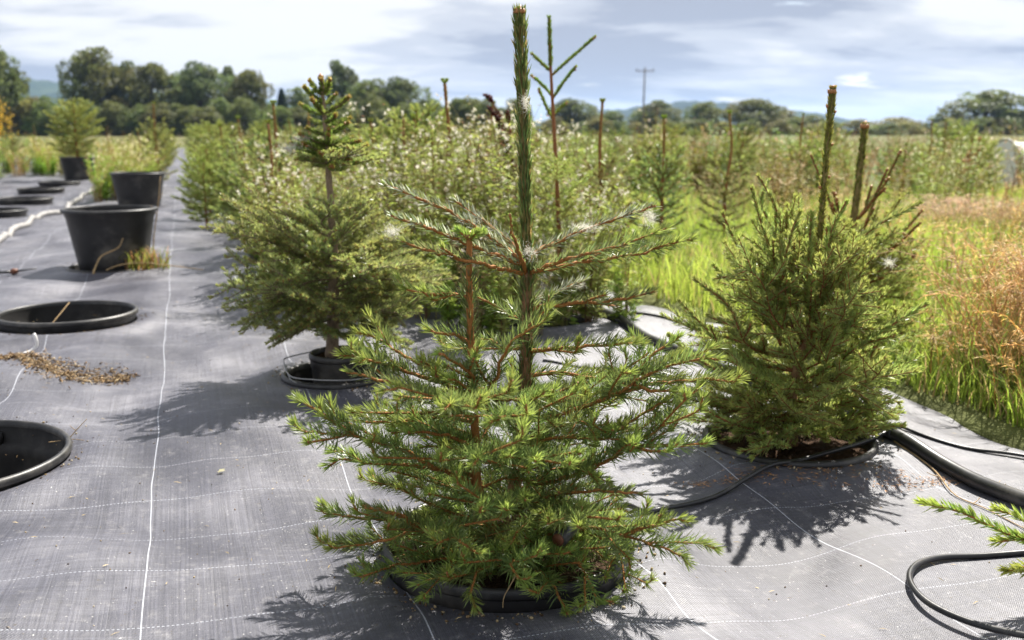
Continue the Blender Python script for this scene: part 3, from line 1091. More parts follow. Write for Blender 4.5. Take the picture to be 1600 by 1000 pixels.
HERO_STEMS = [
    [(-0.006, 1.66, -0.005), (0.0, 1.66, 0.103), (0.017, 1.66, 0.22), (0.024, 1.66, 0.368), (0.026, 1.66, 0.512), (0.023, 1.66, 0.619), (0.019, 1.66, 0.755), (0.012, 1.66, 0.938)],
    [(-0.027, 1.63, 0.042), (-0.058, 1.61, 0.157), (-0.063, 1.61, 0.281), (-0.068, 1.61, 0.402), (-0.07, 1.61, 0.509), (-0.069, 1.61, 0.582)],
]
HERO_BRANCHES = [
    ('w', [(0.024, 1.66, 0.532), (-0.059, 1.66, 0.59), (-0.129, 1.68, 0.629), (-0.213, 1.69, 0.661)]),
    ('w', [(0.024, 1.66, 0.525), (-0.063, 1.63, 0.564), (-0.129, 1.6, 0.595), (-0.189, 1.58, 0.618)]),
    ('o', [(0.024, 1.66, 0.514), (-0.066, 1.58, 0.546), (-0.121, 1.56, 0.562), (-0.169, 1.54, 0.581)]),
    ('w', [(0.024, 1.66, 0.539), (-0.022, 1.72, 0.579), (-0.062, 1.75, 0.603), (-0.1, 1.76, 0.629)]),
    ('b', [(0.024, 1.66, 0.514), (0.012, 1.6, 0.557), (0.0, 1.56, 0.592), (-0.003, 1.54, 0.622)]),
    ('w', [(0.026, 1.66, 0.544), (0.088, 1.71, 0.569), (0.168, 1.74, 0.595), (0.25, 1.76, 0.62)]),
    ('o', [(0.026, 1.66, 0.514), (0.073, 1.61, 0.54), (0.122, 1.58, 0.558), (0.179, 1.56, 0.576)]),
    ('n', [(0.026, 1.66, 0.514), (0.107, 1.66, 0.532), (0.206, 1.68, 0.544), (0.293, 1.69, 0.568)]),
    ('w', [(0.026, 1.66, 0.468), (0.063, 1.76, 0.461), (0.099, 1.79, 0.47), (0.136, 1.81, 0.483)]),
    ('o', [(0.026, 1.66, 0.455), (0.086, 1.64, 0.467), (0.159, 1.63, 0.473), (0.232, 1.62, 0.491)]),
    ('n', [(0.024, 1.66, 0.43), (-0.006, 1.71, 0.437), (-0.034, 1.73, 0.451), (-0.063, 1.74, 0.463)]),
    ('n', [(-0.07, 1.61, 0.482), (-0.105, 1.61, 0.487), (-0.141, 1.6, 0.491), (-0.172, 1.59, 0.499)]),
    ('n', [(-0.068, 1.61, 0.407), (-0.09, 1.61, 0.418), (-0.115, 1.6, 0.425), (-0.134, 1.6, 0.429)]),
    ('n', [(0.024, 1.66, 0.381), (0.075, 1.63, 0.391), (0.138, 1.61, 0.401), (0.185, 1.6, 0.408)]),
    ('n', [(0.024, 1.66, 0.34), (0.089, 1.68, 0.337), (0.156, 1.68, 0.327), (0.222, 1.68, 0.338), (0.275, 1.68, 0.364)]),
    ('n', [(0.02, 1.66, 0.255), (0.107, 1.61, 0.292), (0.162, 1.57, 0.327), (0.21, 1.55, 0.362), (0.264, 1.54, 0.39), (0.31, 1.53, 0.413)]),
    ('n', [(0.162, 1.57, 0.327), (0.22, 1.58, 0.342), (0.288, 1.58, 0.349), (0.353, 1.59, 0.353)]),
    ('n', [(0.191, 1.56, 0.349), (0.215, 1.59, 0.374), (0.237, 1.6, 0.393), (0.264, 1.61, 0.408)]),
    ('n', [(0.196, 1.56, 0.349), (0.213, 1.53, 0.348), (0.232, 1.52, 0.349), (0.248, 1.51, 0.351)]),
    ('n', [(0.017, 1.66, 0.23), (0.088, 1.64, 0.234), (0.151, 1.61, 0.25), (0.2, 1.58, 0.284), (0.245, 1.56, 0.319)]),
    ('n', [(0.009, 1.66, 0.133), (0.086, 1.6, 0.174), (0.147, 1.56, 0.214), (0.19, 1.53, 0.254), (0.244, 1.52, 0.291), (0.295, 1.51, 0.321)]),
    ('n', [(0.19, 1.53, 0.254), (0.224, 1.52, 0.259), (0.263, 1.51, 0.261), (0.295, 1.5, 0.268)]),
    ('n', [(0.176, 1.54, 0.248), (0.201, 1.5, 0.259), (0.223, 1.48, 0.262), (0.239, 1.47, 0.265)]),
    ('n', [(-0.063, 1.61, 0.323), (-0.115, 1.58, 0.36), (-0.164, 1.56, 0.391), (-0.195, 1.56, 0.412), (-0.233, 1.56, 0.431)]),
    ('n', [(-0.063, 1.61, 0.314), (-0.114, 1.56, 0.351), (-0.182, 1.53, 0.383), (-0.225, 1.52, 0.401), (-0.252, 1.52, 0.406)]),
    ('o', [(-0.063, 1.61, 0.292), (-0.102, 1.54, 0.325), (-0.167, 1.48, 0.367), (-0.208, 1.46, 0.383), (-0.243, 1.44, 0.398)]),
    ('o', [(-0.063, 1.61, 0.331), (-0.058, 1.52, 0.368), (-0.082, 1.46, 0.407), (-0.107, 1.42, 0.431)]),
    ('n', [(-0.063, 1.61, 0.32), (-0.031, 1.56, 0.349), (-0.015, 1.54, 0.396), (-0.003, 1.53, 0.424), (0.05, 1.52, 0.46)]),
    ('n', [(-0.063, 1.61, 0.314), (-0.065, 1.51, 0.333), (-0.079, 1.4, 0.361), (-0.084, 1.3, 0.387)]),
    ('n', [(-0.063, 1.61, 0.312), (-0.02, 1.54, 0.328), (0.02, 1.5, 0.34), (0.053, 1.47, 0.351)]),
    ('n', [(-0.063, 1.61, 0.27), (-0.139, 1.61, 0.287), (-0.181, 1.6, 0.275), (-0.224, 1.6, 0.272), (-0.277, 1.6, 0.278)]),
    ('n', [(-0.064, 1.61, 0.163), (-0.126, 1.56, 0.208), (-0.182, 1.51, 0.258), (-0.238, 1.48, 0.286), (-0.322, 1.46, 0.302)]),
    ('n', [(-0.243, 1.48, 0.286), (-0.269, 1.49, 0.3), (-0.283, 1.49, 0.311), (-0.293, 1.49, 0.316)]),
    ('n', [(-0.064, 1.61, 0.177), (-0.119, 1.6, 0.189), (-0.182, 1.59, 0.201), (-0.235, 1.59, 0.207), (-0.291, 1.59, 0.211)]),
    ('n', [(-0.064, 1.61, 0.225), (-0.084, 1.56, 0.254), (-0.122, 1.52, 0.278), (-0.175, 1.5, 0.288)]),
    ('n', [(-0.064, 1.61, 0.202), (-0.057, 1.46, 0.259), (-0.05, 1.36, 0.291), (-0.047, 1.3, 0.31)]),
    ('n', [(0.006, 1.66, 0.162), (0.016, 1.54, 0.224), (0.021, 1.44, 0.264), (0.035, 1.36, 0.291)]),
    ('n', [(0.003, 1.66, 0.103), (-0.081, 1.71, 0.108), (-0.165, 1.74, 0.109), (-0.25, 1.76, 0.108)]),
    ('n', [(-0.028, 1.63, 0.042), (-0.084, 1.54, 0.094), (-0.145, 1.48, 0.132), (-0.199, 1.46, 0.123), (-0.276, 1.44, 0.12)]),
    ('o', [(-0.145, 1.48, 0.132), (-0.169, 1.46, 0.162), (-0.195, 1.44, 0.181), (-0.225, 1.43, 0.192)]),
    ('n', [(-0.145, 1.48, 0.132), (-0.207, 1.52, 0.134), (-0.251, 1.54, 0.131), (-0.299, 1.55, 0.131)]),
    ('n', [(-0.145, 1.48, 0.132), (-0.105, 1.4, 0.162), (-0.078, 1.34, 0.178), (-0.058, 1.3, 0.18)]),
    ('n', [(-0.028, 1.63, 0.042), (-0.107, 1.56, 0.05), (-0.166, 1.51, 0.061), (-0.226, 1.48, 0.063)]),
    ('n', [(0.0, 1.66, 0.031), (0.086, 1.58, 0.089), (0.136, 1.54, 0.111), (0.179, 1.5, 0.114), (0.222, 1.48, 0.109), (0.268, 1.48, 0.09)]),
    ('n', [(0.179, 1.5, 0.114), (0.208, 1.49, 0.131), (0.233, 1.49, 0.138), (0.262, 1.48, 0.151)]),
    ('o', [(0.003, 1.66, 0.091), (0.063, 1.56, 0.159), (0.101, 1.5, 0.189), (0.153, 1.46, 0.204), (0.198, 1.46, 0.2)]),
    ('n', [(0.003, 1.66, 0.091), (0.062, 1.51, 0.151), (0.09, 1.4, 0.186), (0.099, 1.32, 0.205)]),
    ('n', [(0.0, 1.66, 0.031), (-0.041, 1.51, 0.063), (-0.054, 1.42, 0.088), (-0.062, 1.38, 0.074)]),
    ('n', [(0.0, 1.66, 0.031), (0.032, 1.54, 0.044), (0.06, 1.46, 0.054), (0.083, 1.42, 0.029)]),
    ('n', [(0.0, 1.66, 0.031), (0.084, 1.54, 0.072), (0.112, 1.48, 0.066), (0.136, 1.46, 0.023)]),
    ('n', [(0.003, 1.66, 0.103), (0.058, 1.71, 0.144), (0.118, 1.76, 0.145), (0.179, 1.78, 0.163)]),
    ('n', [(0.02, 1.66, 0.22), (0.0, 1.51, 0.3), (-0.009, 1.4, 0.342), (-0.018, 1.32, 0.361)]),
    ('n', [(0.003, 1.66, 0.091), (-0.02, 1.51, 0.161), (-0.033, 1.38, 0.21), (-0.044, 1.3, 0.234)]),
    ('n', [(0.0, 1.66, 0.031), (0.117, 1.71, 0.01), (0.216, 1.76, 0.013), (0.266, 1.78, 0.024)]),
    ('n', [(0.0, 1.66, 0.031), (-0.131, 1.74, -0.003), (-0.219, 1.78, -0.014), (-0.296, 1.81, -0.014)]),
    ('n', [(0.024, 1.66, 0.391), (-0.011, 1.72, 0.372), (-0.046, 1.76, 0.381), (-0.118, 1.8, 0.355)]),
    ('n', [(0.0, 1.66, 0.031), (0.021, 1.51, 0.074), (0.0, 1.4, 0.113), (0.011, 1.36, 0.106)]),
]
RIGHT_SHOOTS = [
    [(0.744, 2.35, 0.273), (0.729, 2.35, 0.459), (0.731, 2.35, 0.64), (0.738, 2.35, 0.844)],
    [(0.693, 2.35, 0.273), (0.675, 2.4, 0.453), (0.638, 2.43, 0.574), (0.602, 2.45, 0.641)],
    [(0.678, 2.35, 0.273), (0.655, 2.45, 0.478), (0.619, 2.48, 0.571), (0.632, 2.49, 0.627)],
    [(0.663, 2.35, 0.273), (0.627, 2.33, 0.416), (0.576, 2.3, 0.54), (0.547, 2.29, 0.621)],
    [(0.649, 2.35, 0.242), (0.58, 2.35, 0.398), (0.53, 2.35, 0.49), (0.496, 2.35, 0.558)],
    [(0.703, 2.35, 0.242), (0.626, 2.27, 0.41), (0.625, 2.23, 0.517), (0.636, 2.21, 0.573)],
    [(0.726, 2.35, 0.242), (0.682, 2.27, 0.395), (0.675, 2.25, 0.501), (0.669, 2.23, 0.567)],
    [(0.732, 2.35, 0.273), (0.731, 2.3, 0.42), (0.73, 2.27, 0.528), (0.751, 2.25, 0.593)],
    [(0.749, 2.35, 0.242), (0.793, 2.4, 0.422), (0.875, 2.43, 0.512), (0.997, 2.45, 0.576)],
    [(0.681, 2.35, 0.21), (0.547, 2.25, 0.263), (0.49, 2.21, 0.36), (0.407, 2.19, 0.427)],
    [(0.7, 2.35, 0.146), (0.771, 2.25, 0.233), (0.854, 2.21, 0.316), (0.924, 2.19, 0.371)],
    [(0.683, 2.35, 0.178), (0.542, 2.35, 0.21), (0.462, 2.35, 0.289), (0.401, 2.35, 0.351)],
    [(0.697, 2.35, 0.21), (0.524, 2.45, 0.399), (0.508, 2.45, 0.415), (0.5, 2.45, 0.423)],
    [(0.71, 2.35, 0.114), (0.821, 2.3, 0.175), (0.851, 2.27, 0.259), (0.9, 2.25, 0.293)],
    [(0.698, 2.35, 0.049), (0.752, 2.25, 0.056), (0.808, 2.2, 0.082), (0.884, 2.17, 0.095)],
    [(0.688, 2.35, 0.082), (0.547, 2.35, 0.082), (0.469, 2.35, 0.098), (0.406, 2.35, 0.114)],
    [(0.685, 2.35, 0.146), (0.521, 2.25, 0.187), (0.426, 2.23, 0.237), (0.36, 2.23, 0.29)],
    [(0.691, 2.35, 0.033), (0.571, 2.25, 0.063), (0.499, 2.2, 0.094), (0.433, 2.17, 0.133)],
]

hero = thing('spruce_tree', 'large double stemmed spruce in the middle with a tall thick leader', 'tree', (-0.006, 1.66, 0.0))
HO = np.array([-0.006, 1.66, 0.0])
sm = spline([np.array(q) - HO for q in HERO_STEMS[0]], 60)
zw = (np.array(HERO_BRANCHES[4][1][0]) - HO)[2]
iw = int(np.argmin(np.abs(sm[:, 2] - zw)))
rad = np.interp(sm[:, 2], [0.0, 0.1, 0.45, 0.94], [0.0150, 0.0128, 0.0086, 0.0050])
b = MB()
low = sm[:iw + 1].copy()
low[0, 2] -= 0.02
tube(b, low, rad[:iw + 1] * (1 + 0.05 * np.sin(np.arange(iw + 1) * 1.3)), 12, jitter=0.05)
trunk = b.build('trunk', M['bark'], hero)
nd = MB()
i0 = int(np.argmin(np.abs(sm[:, 2] - 0.17)))
needles(nd, sm[i0:iw + 1], 1300, 0.024, 0.00078, ang=(46, 12), col=(0.115, 0.155, 0.055), tip_len=0, up=0.4, rstem=0.009, segs=2, end_ang=40, under=1.0)
needles(nd, sm[i0 + 4:iw + 1], 2200, 0.016, 0.0007, ang=(12, 5), col=(0.10, 0.115, 0.04), tip_len=0, up=0.0, rstem=0.0095, segs=1, under=1.0)
nd.build('needles', M['needle'], trunk, kind='stuff')
b = MB()
lead = sm[iw:]
tube(b, lead, rad[iw:], 12, jitter=0.04)
leader = b.build('leader', M['leader'], hero)
nd = MB()
needles(nd, lead, 2300, 0.022, 0.00085, ang=(15, 6), col=(0.13, 0.18, 0.055), tip=(0.16, 0.19, 0.05), tip_len=0.04, up=0.0, rstem=0.0072, segs=2, under=1.0, end_ang=10, lend=0.6, cvar=0.35)
needles(nd, lead, 1300, 0.016, 0.0009, ang=(15, 8), col=(0.24, 0.19, 0.075), tip_len=0, up=0.0, rstem=0.0075, segs=1, under=1.0, end_ang=8, lend=0.6)
nd.build('needles', M['needle'], leader, kind='stuff')
b = MB()
d = norm(lead[-1] - lead[-2])
for k in range(9):
    a = k * 0.70
    s = np.array([math.cos(a), math.sin(a), 0])
    blob(b, lead[-1] + s * (0.007 if k else 0) + d * (0.001 if k else 0.006), 0.0045, axis=norm(d + s * 0.5))
b.build('buds', M['bud'], leader, kind='stuff')
# second stem
ss = spline([np.array(q) - HO for q in HERO_STEMS[1]], 44)
ss = np.vstack([np.array([[0.0, 0.0, -0.01], [-0.006, -0.012, 0.015]]), ss])
rs = np.interp(ss[:, 2], [0.0, 0.1, 0.3, 0.6], [0.0105, 0.0088, 0.0068, 0.0045])
b = MB()
tube(b, ss, rs, 10, jitter=0.05)
stem = b.build('side_stem', M['twig'], hero)
nd = MB()
j0 = int(np.argmin(np.abs(ss[:, 2] - 0.30)))
needles(nd, ss[j0:-5], 1400, 0.024, 0.00078, ang=(50, 12), col=(0.115, 0.155, 0.055), tip_len=0, up=0.3, rstem=0.005, segs=2, end_ang=50, under=1.0)
nd.build('needles', M['needle'], stem, kind='stuff')
b = MB()
top = ss[-1]
for k in range(7):
    a = k * 0.9
    s = np.array([math.cos(a), math.sin(a), 0])
    blob(b, top + s * (0.006 if k else 0) + np.array([0, 0, 0.001 if k else 0.006]), 0.0042, axis=norm(np.array([0, 0, 1]) + s * 0.7))
b.build('buds', M['bud'], stem, kind='stuff')
for dx in ((-0.7, -0.2, 0.25), (0.75, 0.1, 0.15), (0.5, -0.6, 0.2), (-0.5, 0.5, 0.2)):
    d = norm(np.array(dx))
    p = spline([top - np.array([0, 0, 0.006]), top + d * 0.011, top + d * 0.020 + np.array([0, 0, 0.003])], 5)
    bark, nd, bd = branch_parts([p], 0.0022, 0.0014, dict(SPRUCE, dens=3600, tip_len=0.05, L=0.016, col=(0.12, 0.22, 0.04)), 2, 0)
    attach(hero, (bark, nd, bd))

for style, pts in HERO_BRANCHES:
    p = np.array(pts) - HO
    Ln = np.linalg.norm(np.diff(p, axis=0), axis=1).sum()
    main = spline(p, max(8, int(Ln / 0.011)))
    main[1:-1] += rng.normal(0, 0.0012, main[1:-1].shape)
    spec = dict(SPRUCE)
    if style == 'n':
        nl = int(np.clip(Ln / 0.075, 0, 4))
        fr = np.linspace(0.34, 0.84, nl) + rng.normal(0, 0.04, nl)
        ln = [np.clip(0.36 * Ln, 0.045, 0.12) * (1.1 - 0.5 * q) for q in np.linspace(0, 1, nl)]
        lats = laterals_for(main, np.clip(fr, 0.1, 0.95), ln, 44)
        sh = shoot_set(main, lats, 0, tips=1, tip_len=0.018)
        spec['L'] = 0.0250
        parts = branch_parts(sh, 0.0042, 0.0017, spec, 2, 0.0021, start=0.03)
        attach(hero, parts, ('twig', 'needle', 'bud'))
    else:
        ex = dict(dens=1100, L=0.0195, w=0.0008, ang=(50, 10), up=0.30, under=0.5, tip_len=0.008)
        if style == 'w':
            ex.update(white=0.28, col=(0.19, 0.215, 0.12), L=0.0195)
        if style == 'o':
            ex.update(dens=900, col=(0.16, 0.195, 0.08))
        if style == 'b':
            ex.update(dens=600, L=0.010, ang=(30, 8))
        nl = 2 if (style == 'o' and Ln > 0.2) else 0
        lats = laterals_for(main, [0.45, 0.6][:nl], [0.05, 0.04][:nl], 40)
        parts = branch_parts([main] + lats, 0.0040, 0.0019, spec, 2, 0.0026, start=0.03, extra=ex)
        attach(hero, parts)

# inner branches that fill the crown
mk = []
for i in range(7):
    L = [0.20, 0.24, 0.27, 0.22, 0.29, 0.17, 0.25][i]
    main = spline([(0, 0, 0), (L * 0.4, rng.normal(0, 0.012), 0.012 + rng.normal(0, 0.01)), (L * 0.75, rng.normal(0, 0.02), 0.012), (L, rng.normal(0, 0.025), rng.normal(0.015, 0.015))], int(L / 0.011))
    nl = 5
    lats = laterals_for(main, np.linspace(0.3, 0.88, nl), [0.38 * L * (1.1 - 0.6 * q) for q in np.linspace(0, 1, nl)], 46)
    sh = shoot_set(main, lats, 0, tips=1, tip_len=0.018)
    mk.append(branch_parts(sh, 0.0036, 0.0013, dict(SPRUCE, dens=1000), 1, 0.0018))
HLIB = Lib(mk, ('twig', 'needle', 'bud'))


def stem_at(path, z):
    return np.array([np.interp(z, path[:, 2], path[:, j]) for j in range(3)])


for i in range(34):
    onm = i % 5 != 0
    z = rng.uniform(0.035, 0.27) if onm else rng.uniform(0.06, 0.30)
    if i % 2 == 0:
        z = rng.uniform(0.03, 0.13)
    q = stem_at(sm if onm else ss, z)
    az = i * 2.399 + rng.normal(0, 0.3)
    el = R(rng.normal(8 + 40 * (z - 0.15), 9)) if z > 0.09 else R(rng.normal(2, 8))
    sc = np.interp(z, [0.03, 0.12, 0.30, 0.34], [0.88, 0.98, 0.92, 0.7]) * rng.uniform(0.82, 1.10)
    if math.sin(az) < -0.35:
        sc *= 0.9
    HLIB.place(hero, i, q, az, el, sc, rng.normal(0, 0.5))

for i in range(9):
    HLIB.place(hero, i + 2, stem_at(sm if i % 3 else ss, rng.uniform(0.17, 0.31)), i * 2.399 + 1.0, R(rng.normal(12, 8)), rng.uniform(0.65, 0.9), rng.normal(0, 0.5))

# ------------------------------------------------------------------ the fir at the left of the path
FIRN = dict(col=(0.245, 0.285, 0.110), tip=(0.34, 0.375, 0.12), dens=980, L=0.0140, w=0.0009, ang=(58, 10), up=0.30, under=0.35, tip_len=0.022)
mk = []
for i in range(8):
    L = [0.16, 0.20, 0.24, 0.28, 0.31, 0.34, 0.26, 0.30][i]
    main = spline([(0, 0, 0), (L * 0.35, rng.normal(0, 0.01), 0.004), (L * 0.7, rng.normal(0, 0.02), 0.004 + rng.normal(0, 0.008)), (L, rng.normal(0, 0.02), rng.normal(0.012, 0.012))], int(L / 0.011))
    nl = int(L / 0.022)
    lats = laterals_for(main, np.linspace(0.2, 0.93, nl), [0.46 * L * (1.12 - 0.80 * q) for q in np.linspace(0, 1, nl)], 50, 0.16, 0.06)
    sh = [main] + lats
    for l in lats[: nl * 2 // 3]:
        sh += laterals_for(l, np.linspace(0.35, 0.85, 3), [0.034, 0.028, 0.022], 46, 0.15, 0.05)
    mk.append(branch_parts(sh, 0.0034, 0.0011, FIRN, 1, 0.0022))
FLIB = Lib(mk, ('firbark', 'needle', 'bud'))
FO = np.array([-0.56, 3.04, 0])
fir = thing('fir_tree', 'potted fir with dense skirt, bare mid stem and small bottlebrush top', 'tree', FO)
fs = spline([(-0.005, 0, 0.03), (0.008, 0, 0.234), (0.012, 0, 0.433), (0.005, 0, 0.636), (0.0, 0, 0.778), (-0.008, 0, 0.905)], 50)
b = MB()
tube(b, fs, np.interp(fs[:, 2], [0, 0.12, 0.43, 0.64, 0.9], [0.024, 0.0195, 0.0135, 0.0085, 0.005]), 12, jitter=0.05)
ft = b.build('trunk', M['firbark'], fir)
nd = MB()
needles(nd, fs[fs[:, 2] > 0.845], 3000, 0.012, 0.0008, ang=(30, 9), col=(0.07, 0.115, 0.03), tip=(0.2, 0.2, 0.05), tip_len=0.02, rstem=0.005, under=1.0, up=0)
nd.build('needles', M['needle'], ft, kind='stuff')
b = MB()
blob(b, fs[-1] + np.array([0, 0, 0.005]), 0.0085, axis=(0, 0, 1))
b.build('buds', M['bud'], ft, kind='stuff')
n_f = 46
for i in range(n_f):
    z = 0.125 + 0.275 * (i / n_f) ** 0.9
    az = i * 2.399 + rng.normal(0, 0.2)
    want = np.interp(z, [0.125, 0.17, 0.26, 0.34, 0.40], [0.24, 0.31, 0.36, 0.36, 0.25]) * rng.uniform(0.58, 1.14)
    k = int(np.argmin([abs(want - q) for q in (0.16, 0.20, 0.24, 0.28, 0.31, 0.34)]))
    sc = want / (0.16, 0.20, 0.24, 0.28, 0.31, 0.34)[k]
    if k == 2 and i % 2:
        k = 6
    if k == 4 and i % 2:
        k = 7
    el = R(np.interp(z, [0.12, 0.22, 0.40], [0, 13, 20]) + rng.normal(0, 9))
    FLIB.place(fir, k, stem_at(fs, z), az, el, sc, rng.normal(0, 0.35))
# tiers of the small top
TOPN = dict(FIRN, dens=3400, L=0.0145, w=0.0011, ang=(48, 9), col=(0.19, 0.25, 0.06), tip=(0.32, 0.27, 0.07), tip_len=0.014, under=0.9)
mk = []
for L in (0.045, 0.065, 0.085, 0.10):
    main = spline([(0, 0, 0), (L * 0.5, 0.003, 0.003), (L, -0.002, 0.014)], 9)
    mk.append(branch_parts([main], 0.0040, 0.0024, TOPN, 1, 0.0048))
TLIB = Lib(mk, ('firbark', 'needle', 'bud'))
for z, n_, L, el in ((0.855, 4, 0, 38), (0.825, 2, 1, 22), (0.795, 4, 2, 12), (0.77, 3, 2, 8), (0.742, 4, 1, 8), (0.712, 5, 3, 4), (0.69, 4, 3, 2), (0.672, 5, 3, 0), (0.655, 5, 3, -2)):
    for k in range(n_):
        az = k * 6.283 / n_ + rng.uniform(-0.5, 0.5) + z * 9
        TLIB.place(fir, L, stem_at(fs, z + rng.normal(0, 0.004)), az, R(el + rng.normal(0, 6)), rng.uniform(0.85, 1.15) * (1.12 if z < 0.72 else 1.0))
for k in range(6):
    az = k * 1.05 + rng.uniform(-0.2, 0.2)
    FLIB.place(fir, (0, 1, 0)[k % 3], stem_at(fs, rng.uniform(0.622, 0.662)), az, R(rng.normal(6, 6)), rng.uniform(0.75, 0.98) * (1.25 if math.cos(az) > 0.3 else 0.8))

for k in range(6):
    FLIB.place(fir, (0, 1)[k % 2], stem_at(fs, rng.uniform(0.415, 0.455)), k * 1.05 + 0.3, R(rng.normal(30, 6)), rng.uniform(0.8, 1.05))

# ------------------------------------------------------------------ the bushy spruce on the right and its neighbour
BUSHN = dict(col=(0.285, 0.335, 0.105), tip=(0.33, 0.375, 0.10), dens=1050, L=0.0165, w=0.00085, ang=(50, 10), up=0.25, under=0.5, tip_len=0.018)
mk = []
for i in range(8):
    L = [0.14, 0.18, 0.22, 0.25, 0.28, 0.30, 0.20, 0.26][i]
    main = spline([(0, 0, 0), (L * 0.4, rng.normal(0, 0.012), 0.0), (L * 0.75, rng.normal(0, 0.02), 0.01), (L, rng.normal(0, 0.02), 0.03)], int(L / 0.011))
    nl = int(L / 0.026)
    lats = laterals_for(main, np.linspace(0.22, 0.88, nl), [0.42 * L * (1.1 - 0.65 * q) for q in np.linspace(0, 1, nl)], 46, 0.35, 0.14)
    sh = [main] + lats
    for l in lats[: nl // 2]:
        sh += laterals_for(l, [0.4, 0.7], [0.036, 0.028], 42, 0.3)
    mk.append(branch_parts(sh, 0.0028, 0.0010, BUSHN, 1, 0.0018))
BLIB = Lib(mk, ('redtwig', 'needle', 'bud'))
BO = np.array([0.69, 2.35, 0])
bush = thing('bushy_spruce', 'bushy spruce on the right with many upright shoots and one tall leader', 'tree', BO)
st1 = spline([(0, 0, -0.01), (-0.005, 0, 0.15), (0.035, 0, 0.32), (0.05, 0, 0.42)], 24)
b = MB()
tube(b, st1, np.linspace(0.014, 0.008, 24), 10, jitter=0.05)
b.build('trunk', M['bark'], bush)
for i, pts in enumerate(RIGHT_SHOOTS):
    p = np.array(pts) - BO
    Ln = np.linalg.norm(np.diff(p, axis=0), axis=1).sum()
    main = spline(p, max(8, int(Ln / 0.012)))
    lats = []
    ex = dict()
    if i == 0:
        bk, nd, bd = MB(), MB(), MB()
        tube(bk, main, np.linspace(0.0075, 0.0050, len(main)), 10, jitter=0.05)
        needles(nd, main, 2600, 0.015, 0.0012, ang=(24, 9), col=(0.22, 0.23, 0.055), tip=(0.28, 0.25, 0.06), tip_len=0.02, rstem=0.0045, under=1.0, up=0, end_ang=14)
        d = norm(main[-1] - main[-2])
        for k in range(6):
            s = np.array([math.cos(k), math.sin(k), 0])
            blob(bd, main[-1] + s * (0.007 if k else 0) + d * (-0.004 if k else 0.006), 0.0055, axis=norm(d + s))
        for q, sx in ((0.62, -1), (0.66, 1), (0.8, 1), (0.94, -1), (0.93, 1), (0.4, -1)):
            c = main[int(q * (len(main) - 1))]
            blob(bd, c + np.array([sx * 0.0095, -0.002, 0]), 0.0042, axis=(sx, 0, 0.6))
        attach(bush, (bk, nd, bd), ('leader', 'needle', 'bud'), name='leader')
        continue
    nl = int(np.clip(Ln / 0.07, 1, 5))
    lats = laterals_for(main, np.linspace(0.2, 0.62, nl), [0.09 * (1.1 - 0.5 * q) for q in np.linspace(0, 1, nl)], 44, 0.3)
    parts = branch_parts([main] + lats, 0.0040, 0.0022, dict(BUSHN, dens=1700, ang=(38, 10), w=0.0011), 1, 0.0030)
    attach(bush, parts, ('redtwig', 'needle', 'bud'))
for i in range(40):
    z = 0.05 + 0.37 * (i / 40.0)
    az = i * 2.399 + rng.normal(0, 0.25)
    want = np.interp(z, [0.05, 0.12, 0.24, 0.36, 0.42], [0.24, 0.29, 0.29, 0.22, 0.16]) * rng.uniform(0.65, 1.15)
    k = int(np.argmin([abs(want - q) for q in (0.14, 0.18, 0.22, 0.25, 0.28, 0.30)]))
    el = R(np.interp(z, [0.05, 0.12, 0.30, 0.42], [-2, 14, 40, 60]) + rng.normal(0, 9))
    BLIB.place(bush, k, stem_at(st1, z), az, el, want / (0.14, 0.18, 0.22, 0.25, 0.28, 0.30)[k], rng.normal(0, 0.6))

for i in range(18):
    az = i * 0.349 + rng.normal(0, 0.1)
    BLIB.place(bush, (3, 4, 5, 7)[i % 4], stem_at(st1, 0.055 + 0.10 * (i % 3) / 2), az, R(rng.normal(-4, 4) + 6 * (i % 3)), rng.uniform(0.85, 1.05), rng.normal(0, 0.5))

NO = np.array([1.13, 3.3, 0])
nb = thing('slender_spruce', 'spruce behind the bushy one with thick bare stem and upright shoots', 'tree', NO)
st2 = spline([(0, 0, -0.02), (-0.005, 0, 0.298), (0.008, 0, 0.574), (0.018, 0, 0.770)], 30)
b = MB()
tube(b, st2, np.interp(st2[:, 2], [0, 0.4, 0.78], [0.018, 0.0125, 0.007]), 12, jitter=0.06)
tk = b.build('trunk', M['leader'], nb)
nd, bd = MB(), MB()
needles(nd, st2[st2[:, 2] > 0.42], 2600, 0.017, 0.0014, ang=(24, 9), col=(0.18, 0.20, 0.05), tip_len=0, rstem=0.007, under=1.0, up=0)
nd.build('needles', M['needle'], tk, kind='stuff')
for k in range(6):
    s = np.array([math.cos(k * 1.05), math.sin(k * 1.05), 0])
    blob(bd, st2[-1] + s * (0.009 if k else 0) + np.array([0, 0, -0.004 if k else 0.006]), 0.008, axis=norm(np.array([0, 0, 1]) + s * 0.6))
bd.build('buds', M['bud'], tk, kind='stuff')
for x, z, zb, dy in ((-0.135, 0.668, 0.42, 0.05), (0.146, 0.682, 0.45, 0.02), (0.077, 0.626, 0.45, -0.06), (0.103, 0.553, 0.36, 0.08), (-0.075, 0.532, 0.36, -0.05),
                     (0.223, 0.49, 0.28, 0.0), (0.21, 0.395, 0.22, -0.05), (-0.123, 0.60, 0.40, -0.03), (0.25, 0.33, 0.2, 0.1), (-0.2, 0.36, 0.22, 0.1), (0.17, 0.46, 0.3, -0.12)):
    q = stem_at(st2, zb)
    main = spline([q, q * 0.45 + np.array([x, dy, z - 0.05]) * 0.55, (x, dy, z)], 20)
    attach(nb, branch_parts([main] + laterals_for(main, [0.3, 0.5], [0.06, 0.05], 45), 0.006, 0.004, dict(BUSHN, dens=1300, ang=(30, 9), col=(0.14, 0.19, 0.045)), 1, 0.006), ('redtwig', 'needle', 'bud'))
